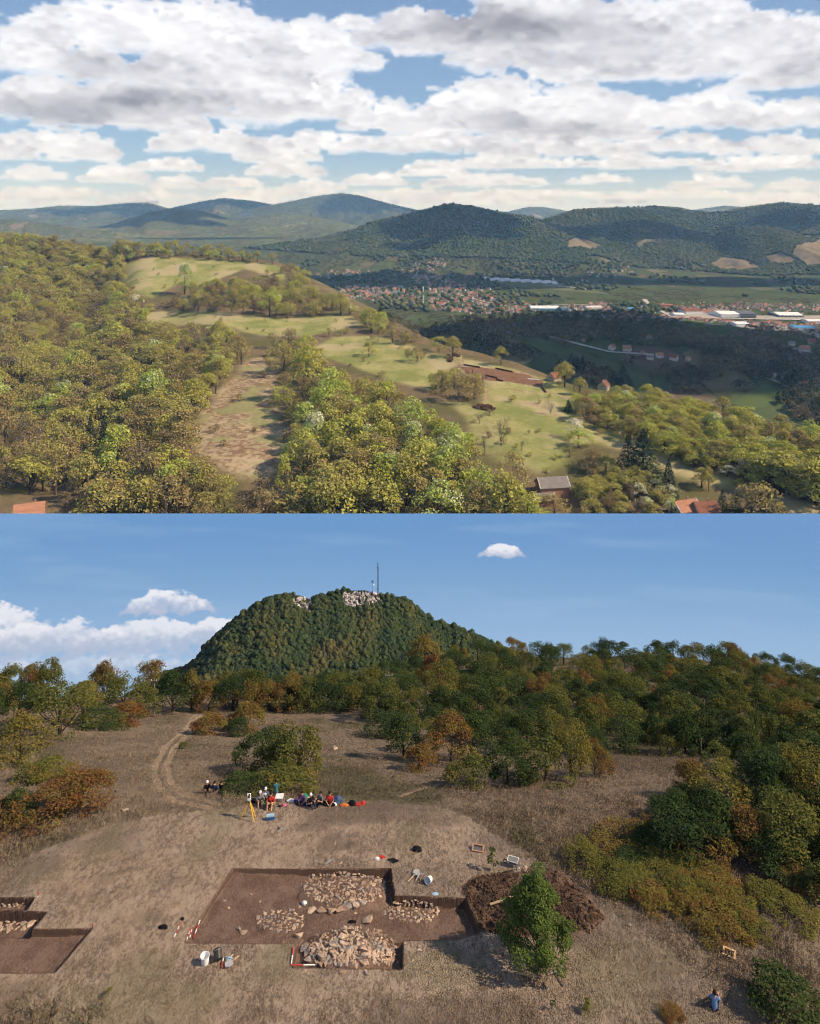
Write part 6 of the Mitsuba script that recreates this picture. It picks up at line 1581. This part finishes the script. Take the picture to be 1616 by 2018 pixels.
TM = [(700, 575, 'left end of the town'), (778, 578, 'pond'), (834, 590, 'white minaret'), (900, 600, 'town centre'), (980, 612, 'lower town edge'), (1040, 608, 'right end of the town'), (860, 520, 'hillside village'), (900, 560, 'upper town'), (690, 538, 'left village'), (1120, 608, 'blue hall'), (1230, 626, 'red roofed estate'), (1345, 612, 'brown hall'), (1440, 618, 'dark hall'), (1545, 622, 'right hall'), (1590, 648, 'right edge suburb'), (1190, 540, 'scattered right village'), (1400, 638, 'suburb strip'), (1240, 604, 'right suburb'), (1500, 606, 'far right suburb')]
nh = 0
for j, (wp, x, y, z, nm, p) in enumerate(allh):
    i = int(rh.choice(6, p=[.28, .26, .12, .12, .06, .16])); s = wp * y / F / 11.0 * .92; rot = rh.choice([0, 90, 20, -30]) + rh.normal() * 8
    if j < 278:
        key = key_for('valley_house'); far_house(key, x, y, z + .3, s, i, rot)
        _where[key] = p[0]
        tag(key, near_label(HCOL[i], p[0], p[1], TM), 'house', f'houses of the {nm}')
    else:
        nh += 1; far_house(f'town_houses__{nh:04d}', x, y, z + .3, s, i, rot)
if nh: tag('town_houses', 'remaining small red roofed houses of the valley town', 'houses', kind='stuff')
print('houses', len(allh))

# halls, glasshouses, minarets
def hall(x, row, w, h, d, wall, roof, label, name='hall', cat='hall', rot=0):
    key = key_for(name); X, Y, Z = (float(q[0]) for q in vat([x], [row])); m = Y / F
    if not np.isfinite(Y): return
    L, H, D = w * m, h * m, d * m
    tm = T().translate([X, Y, Z]).rotate([0, 0, 1], rot)
    put(key + '__wall', box(L, D, H + 6, (0, 0, H / 2 - 3)), wall, tm, False)
    rv = np.array([[-L / 2 - .5, -D / 2 - .5, H + .05], [L / 2 + .5, -D / 2 - .5, H + .05], [L / 2 + .5, D / 2 + .5, H + .05], [-L / 2 - .5, D / 2 + .5, H + .05], [-L / 2 - .5, 0, H + D * .06 + .05], [L / 2 + .5, 0, H + D * .06 + .05]])
    put(key + '__roof', hull_mesh(rv), roof, tm, False)
    tag(key, label, cat)
for a in ((1072, 609, 56, 4, 45, 'hall_blue', 'hall_white', 'long white roofed hall with blue walls at the right end of the town'), (1112, 611, 22, 5, 30, 'hall_blue', 'hall_grey', 'dark blue hall right of the long white hall'), (1128, 613, 16, 4, 20, 'hall_white', 'hall_white', 'white shed beside the dark blue hall'),
          (1168, 607, 30, 3, 22, 'hall_white', 'hall_white', 'low white hall left of the valley road'), (1232, 612, 30, 5, 30, 'hall_blue', 'hall_blue', 'pale blue hall above the red roofed estate'), (1312, 604, 26, 4, 25, 'brick_wall', 'red_roof', 'red roofed hall right of the valley road'), (1356, 615, 34, 5, 60, 'hall_white', 'brown_roof', 'brown roofed hall in the middle of the works'), (1392, 616, 26, 3, 40, 'hall_white', 'red_roof', 'reddish low hall right of the brown hall'),
          (1428, 622, 38, 6, 50, 'hall_white', 'hall_white', 'white works hall left of the dark hall'), (1464, 622, 30, 7, 50, 'hall_grey', 'hall_grey', 'dark grey works hall'), (1548, 622, 46, 4, 55, 'hall_grey', 'hall_white', 'long low hall with a white roof at right'), (1456, 641, 26, 5, 35, 'hall_white', 'hall_white', 'white hall in the suburb below the works'), (1490, 640, 18, 4, 25, 'cream_wall', 'grey_roof', 'cream hall right of the white suburb hall'),
          (1580, 650, 40, 6, 40, 'hall_white', 'hall_blue', 'blue roofed hall at the right edge'), (1600, 636, 28, 5, 30, 'hall_white', 'hall_white', 'white hall above the blue roofed one at the right edge'), (1336, 622, 20, 4, 30, 'hall_white', 'hall_white', 'small white shed in front of the brown hall'), (1268, 606, 14, 4, 18, 'hall_white', 'hall_grey', 'grey roofed shed beside the valley road'), (1190, 625, 20, 4, 20, 'hall_white', 'hall_white', 'white shed at the left of the works')):
    hall(*a, rot=float(rh.normal() * 5))
for k in range(14):
    hall(958 + 10.2 * k, 550 + .55 * k + (k % 2) * 1.2, 9, 1.6, 48, 'hall_white', 'hall_white', 'white glasshouse row on the far terrace, ' + ('leftmost', 'second from left', 'third from left', 'fourth from left', 'fifth from left', 'sixth from left', 'seventh from left', 'seventh from right', 'sixth from right', 'fifth from right', 'fourth from right', 'third from right', 'second from right', 'rightmost')[k], 'glasshouse', 'glasshouse')
    labels[f'glasshouse_{k:03d}' if k else 'glasshouse']['group'] = 'glasshouses on the far terrace'
for x, r, h, lb in ((834, 604, 26, 'slim white minaret in the town centre'), (834, 575, 12, 'small white minaret in the upper town')):
    key = key_for('minaret'); X, Y, Z = (float(q[0]) for q in vat([x], [r])); m = Y / F
    put(key + '__shaft', lathe([(0, -3), (1.1 * m, -3), (1.0 * m, h * m * .7), (1.5 * m, h * m * .71), (1.5 * m, h * m * .74), (.8 * m, h * m * .75), (.8 * m, h * m * .88), (0, h * m * .88)], 10), 'hall_white', T().translate([X, Y, Z]))
    put(key + '__spire', lathe([(0, h * m * .88), (.9 * m, h * m * .88), (0, h * m)], 10), 'hall_grey', T().translate([X, Y, Z]))
    tag(key, lb, 'minaret')

far_wood('town_trees', 'dark trees between the houses of the town', [(640, 560), (700, 545), (800, 520), (880, 505), (990, 560), (1090, 600), (1060, 622), (960, 624), (860, 614), (700, 596)], lambda r: 8.5, 'far_clump', 13, lambda x, y: fb(x, y, 60, 2, 74) > .02, y0=1500)
# the pond, yards and roads are sheets lying on the valley floor
def sheet(name, pts, mt, label, lift=.8, at=vat):
    key = key_for(name)
    X, Y, Z = at([p[0] for p in pts], [p[1] for p in pts])
    from shapely.geometry import Polygon
    v2, f2 = trimesh.creation.triangulate_polygon(Polygon(np.stack([X, Y], 1)).buffer(0), engine='earcut')
    m = trimesh.Trimesh(np.column_stack([v2, np.zeros(len(v2))]), f2, process=False)
    m = m.subdivide_to_size(18.0)
    v = np.array(m.vertices); v[:, 2] = (z_grid(v[:, 0], v[:, 1]).max() if mt == 'pond_water' else z_grid(v[:, 0], v[:, 1])) + lift
    scene[key] = mikit.ply((v, m.faces), mt, smooth=True)
    tag(key, label, kind='structure')
scene['pond_water'] = {'type': 'principled', 'base_color': rgb((.10, .14, .16)), 'roughness': .12, 'specular': .6}
mat('gravel', (.36, .33, .29)); mat('pale_road', (.42, .40, .37)); mat('track_soil', (.30, .24, .16))
sheet('pond', POND, 'pond_water', 'small pale pond in the middle of the town', 1.0)
def road(name, line, wpx, label, mt='pale_road', at=vat, lift=1.0):
    key = key_for(name)
    line = np.array(line, float); t = np.concatenate([[0], np.cumsum(np.hypot(*np.diff(line, axis=0).T))])
    u = np.arange(0, t[-1], 3.0); px, py = np.interp(u, t, line[:, 0]), np.interp(u, t, line[:, 1])
    X, Y, Z = at(px, py); ok = np.isfinite(Y); X, Y = X[ok], Y[ok]
    d = np.stack([np.gradient(X), np.gradient(Y)], 1); d /= np.linalg.norm(d, axis=1, keepdims=True) + 1e-9
    n = np.stack([-d[:, 1], d[:, 0]], 1); w = wpx
    a, b = np.stack([X, Y], 1) - n * w / 2, np.stack([X, Y], 1) + n * w / 2
    v = np.stack([a, b], 1).reshape(-1, 2)
    v = np.column_stack([v, z_grid(v[:, 0], v[:, 1]) + lift])
    q = np.array([[2 * i, 2 * i + 1, 2 * i + 3, 2 * i + 2] for i in range(len(X) - 1)])
    scene[key] = mikit.ply((v, q), mt, smooth=True); tag(key, label, kind='structure')
road('road', [(1080, 622), (1200, 624), (1300, 626), (1450, 628), (1640, 632)], 16, 'long pale road in front of the works')
road('road', [(1270, 590), (1276, 598), (1300, 612), (1345, 634)], 14, 'pale road running down through the works')
road('road', [(880, 575), (960, 596), (1080, 602), (1180, 600)], 10, 'pale road along the back of the town')
road('road', [(1090, 548), (1092, 560)], 8, 'short pale road by the glasshouses')
road('road', [(1075, 563), (1120, 566), (1160, 571)], 22, 'pale strip on the terrace right of the glasshouses')
road('lane', [(1080, 663), (1130, 676), (1200, 694), (1290, 700)], 6, 'lane through the hamlet')
road('lane', [(1500, 742), (1530, 752), (1600, 790)], 7, 'lane beside the bright field at right')
sheet('yard', [(1330, 612), (1420, 610), (1480, 618), (1400, 628), (1340, 624)], 'gravel', 'pale gravel yard of the works', .6)
sheet('yard', [(1480, 622), (1620, 622), (1620, 632), (1500, 630)], 'gravel', 'pale gravel yard at the right of the works', .6)
sheet('yard', [(1385, 640), (1560, 652), (1616, 668), (1616, 648), (1470, 636)], 'gravel', 'pale ground between the suburb halls', .6)
pmat('bright_grass', lambda p, n, uv: mikit.mix((.062, .095, .030), (.10, .125, .045), mikit.fbm(p.x / 25, p.y / 25, 2, 3))); pmat('light_field', lambda p, n, uv: mikit.mix((.10, .12, .05), (.18, .17, .08), mikit.fbm(p.x / 40, p.y / 40, 2, 3)))
sheet('field', [(1480, 772), (1505, 756), (1550, 775), (1525, 800), (1480, 808), (1440, 795)], 'bright_grass', 'bright green field in the dark valley wood at right', .5)
sheet('field', [(1024, 664), (1060, 667), (1125, 688), (1145, 700), (1080, 696), (1015, 680)], 'bright_grass', 'dark green field above the red gabled roof', .5)
sheet('field', [(960, 553), (1100, 555), (1160, 568), (1200, 580), (1100, 572), (980, 562)], 'light_field', 'pale field below the glasshouses', .5)

# ---- the dig on the near hill
def upP(x, row):
    X, Y, Z = (float(q[0]) for q in up_at([x], [row])); return np.array([X, Y, Z]), Y / F
for x0, r0, x1, r1, lb in ((914, 720, 946, 725, 'dark trench edge at the upper left of the hillside dig'), (977, 727, 1010, 734, 'dark trench edge along the back of the hillside dig'), (958, 741, 980, 746, 'dark trench edge right of the diggers'), (978, 749, 991, 752, 'short dark trench edge in the hillside dig'), (1068, 764, 1076, 774, 'dark baulk at the right end of the hillside dig')):
    key = key_for('trench_edge'); (p, m), (q, _) = upP(x0, r0), upP(x1, r1)
    d = (q - p) / np.linalg.norm(q - p); n = np.array([-d[1], d[0], 0]) * .9
    zz = np.array([0, 0, 1.5])
    put(key, hull_mesh(np.array([p - n - zz, p + n - zz, q - n - zz, q + n - zz, p - n * .4 + zz, p + n * .4 + zz, q - n * .4 + zz, q + n * .4 + zz])), 'baulk_soil', T(), False)
    tag(key, lb, 'earth bank')
pmat('baulk_soil', lambda p, n, uv: mikit.mix((.05, .028, .02), (.13, .075, .05), mikit.noise(p.x, p.y, p.z)))
def lumps(name, poly, label, seed, size):
    key = key_for(name); r = np.random.default_rng(seed)
    q = scatter(poly, lambda rr: 2.6, r)
    X, Y, Z = up_at([p[0] for p in q], [p[1] for p in q]); parts = []
    for x, y, z in zip(X, Y, Z):
        o = r.normal(size=(9, 3)); o /= np.linalg.norm(o, axis=1, keepdims=True)
        v, f = hull_mesh(o * np.array([1, 1, .8]) * size * r.uniform(.6, 1.4)); parts.append((v + [x, y, z + size * .4], f))
    put(key, join(parts), 'baulk_soil', T(), False); tag(key, label, 'earth heap')
lumps('earth_heap', [(930, 802), (945, 798), (968, 799), (975, 806), (970, 811), (950, 808), (935, 805)], 'dark earth heap on the grass below the shrub clump', 3, 1.3)
lumps('earth_heap', [(882, 700), (892, 704), (890, 716), (882, 714)], 'dark earth heap at the left end of the hillside dig', 4, 1.9)
lumps('earth_heap', [(892, 696), (906, 700), (904, 704), (893, 700)], 'small dark earth heap above the hillside dig', 5, 1.8)
key = 'tarpaulin'
(p, m) = upP(1050, 748)
put(key, hull_mesh(np.array([[-7, 2.5, .2], [5, -3, .3], [7, -1.5, .3], [-3, 4, .3], [0, 0, 1.0]])), 'hall_white', T().translate(p.tolist()), False); tag(key, 'white tarpaulin lying on the right half of the hillside dig', 'tarpaulin')
for x, r, sh, hat, ps, rz, lb in ((919, 737, 'black_cloth', None, 'stand', 30, 'person in black standing leftmost in the hillside dig'), (923.5, 739, 'navy_cloth', None, 'stand', 200, 'person in dark blue standing second from left in the hillside dig'), (931.5, 737, 'black_cloth', None, 'stand', 120, 'person in black standing third from left in the hillside dig'), (945, 743, 'black_cloth', None, 'stand', 60, 'person standing alone between two groups in the hillside dig'),
                               (951, 749, 'purple_cloth', None, 'bend', 90, 'person bending at the left of the lower group of diggers'), (956, 747, 'navy_cloth', None, 'bend', 250, 'person bending in the middle of the lower group of diggers'), (958.5, 746, 'black_cloth', None, 'stand', 180, 'person standing at the right of the lower group of diggers'), (905, 724, 'grey_cloth', 'white_cloth', 'bend', 100, 'person with a white hat at the corner of the hillside dig'), (911, 725, 'white_cloth', None, 'sit', 200, 'person in white sitting at the corner of the hillside dig')):
    (p, m) = upP(x, r)
    pk = _count.get('person', 0)
    _on = on
    on = lambda a, b, P0=p, M=m: (P0, M)
    person(x, r, lb, ps, rz, sh, 'navy_cloth', hat, s=8.6 * m / 1.75)
    on = _on

# wire poles at the lower left and the tall posts on the meadow
utility_pole(745, 676, 636, up_at, 'tall thin pole on the middle meadow of the hill', .35)
utility_pole(583, 700, 655, up_at, 'thin pole at the left of the middle meadow', .3)
utility_pole(216, 1012, 930, up_at, 'slanting wooden line pole at the bottom left', .35)
utility_pole(206, 1012, 936, up_at, 'second wooden line pole beside the slanting one at bottom left', .3, False)
(p, m), (q, _) = upP(150, 985), upP(192, 940)
q = q + [0, 0, 2.0]; mid = (p + q) / 2
put('wire', tube([P(148, 980, 470), P(172, 958, 472), P(198, 930, 474)], [.16] * 3, 5), 'grey_wood', T()); tag('wire', 'pair of line wires slanting up to the wooden pole at bottom left', 'wire')

# ---- unseen clouds placed outside the frame so their shadows darken the foothill and the mountains
mat('cloud_white', (.88, .88, .88))
for k, (tx, ty, rx, ry) in enumerate(((470, 1330, 560, 330), (1250, 1500, 420, 260), (300, 2900, 900, 330), (1500, 2950, 600, 260), (50, 3950, 520, 240), (900, 4150, 380, 200), (1500, 4200, 420, 240), (2350, 4900, 520, 320), (-1500, 3500, 700, 380), (-2450, 6850, 800, 330), (-3600, 10200, 1800, 500), (-900, 9600, 1300, 450), (-1400, 5400, 700, 260))):
    r = np.random.default_rng(800 + k); zc = max(1500.0, .40 * ty); dz = zc + 200
    cx, cy = tx + SUN[0] / SUN[2] * dz, ty + SUN[1] / SUN[2] * dz
    parts = []
    for j in range(15):
        a, q = r.uniform(0, 2 * np.pi), r.uniform(0, .85) ** .6
        s0 = trimesh.creation.icosphere(subdivisions=3); v = np.array(s0.vertices)
        v = v * (1 + .5 * (meshkit.fbm(v * 2.5 + j * 7 + k, 3, seed=j) - .5)[:, None]) * r.uniform(.26, .46) * np.array([rx, ry, min(rx, ry) * .5])
        v[:, 2] = np.maximum(v[:, 2], -40)
        parts.append((v + [cx + rx * q * np.cos(a) * .8, cy + ry * q * np.sin(a) * .8, zc], s0.faces))
    key = key_for('cloud'); put(key, join(parts), 'cloud_white', T(), True); tag(key, 'white cumulus high above the valley to the right of the view', kind='structure')

# ---- labels that came out alike are told apart by their order from the left
same = {}
for key in _where:
    if key in labels: same.setdefault(labels[key]['label'], []).append(key)
ORD = ['leftmost', 'second from left', 'third from left', 'fourth from left', 'fifth from left', 'sixth from left', 'seventh from left', 'eighth from left']
for lb, ks in same.items():
    if 2 <= len(ks) <= 9:
        ks.sort(key=lambda k: _where[k])
        for i, k in enumerate(ks):
            o = 'rightmost' if i == len(ks) - 1 else ORD[i]
            if len((lb + ' ' + o).split()) <= 16: labels[k]['label'] = f'{lb}, {o}'
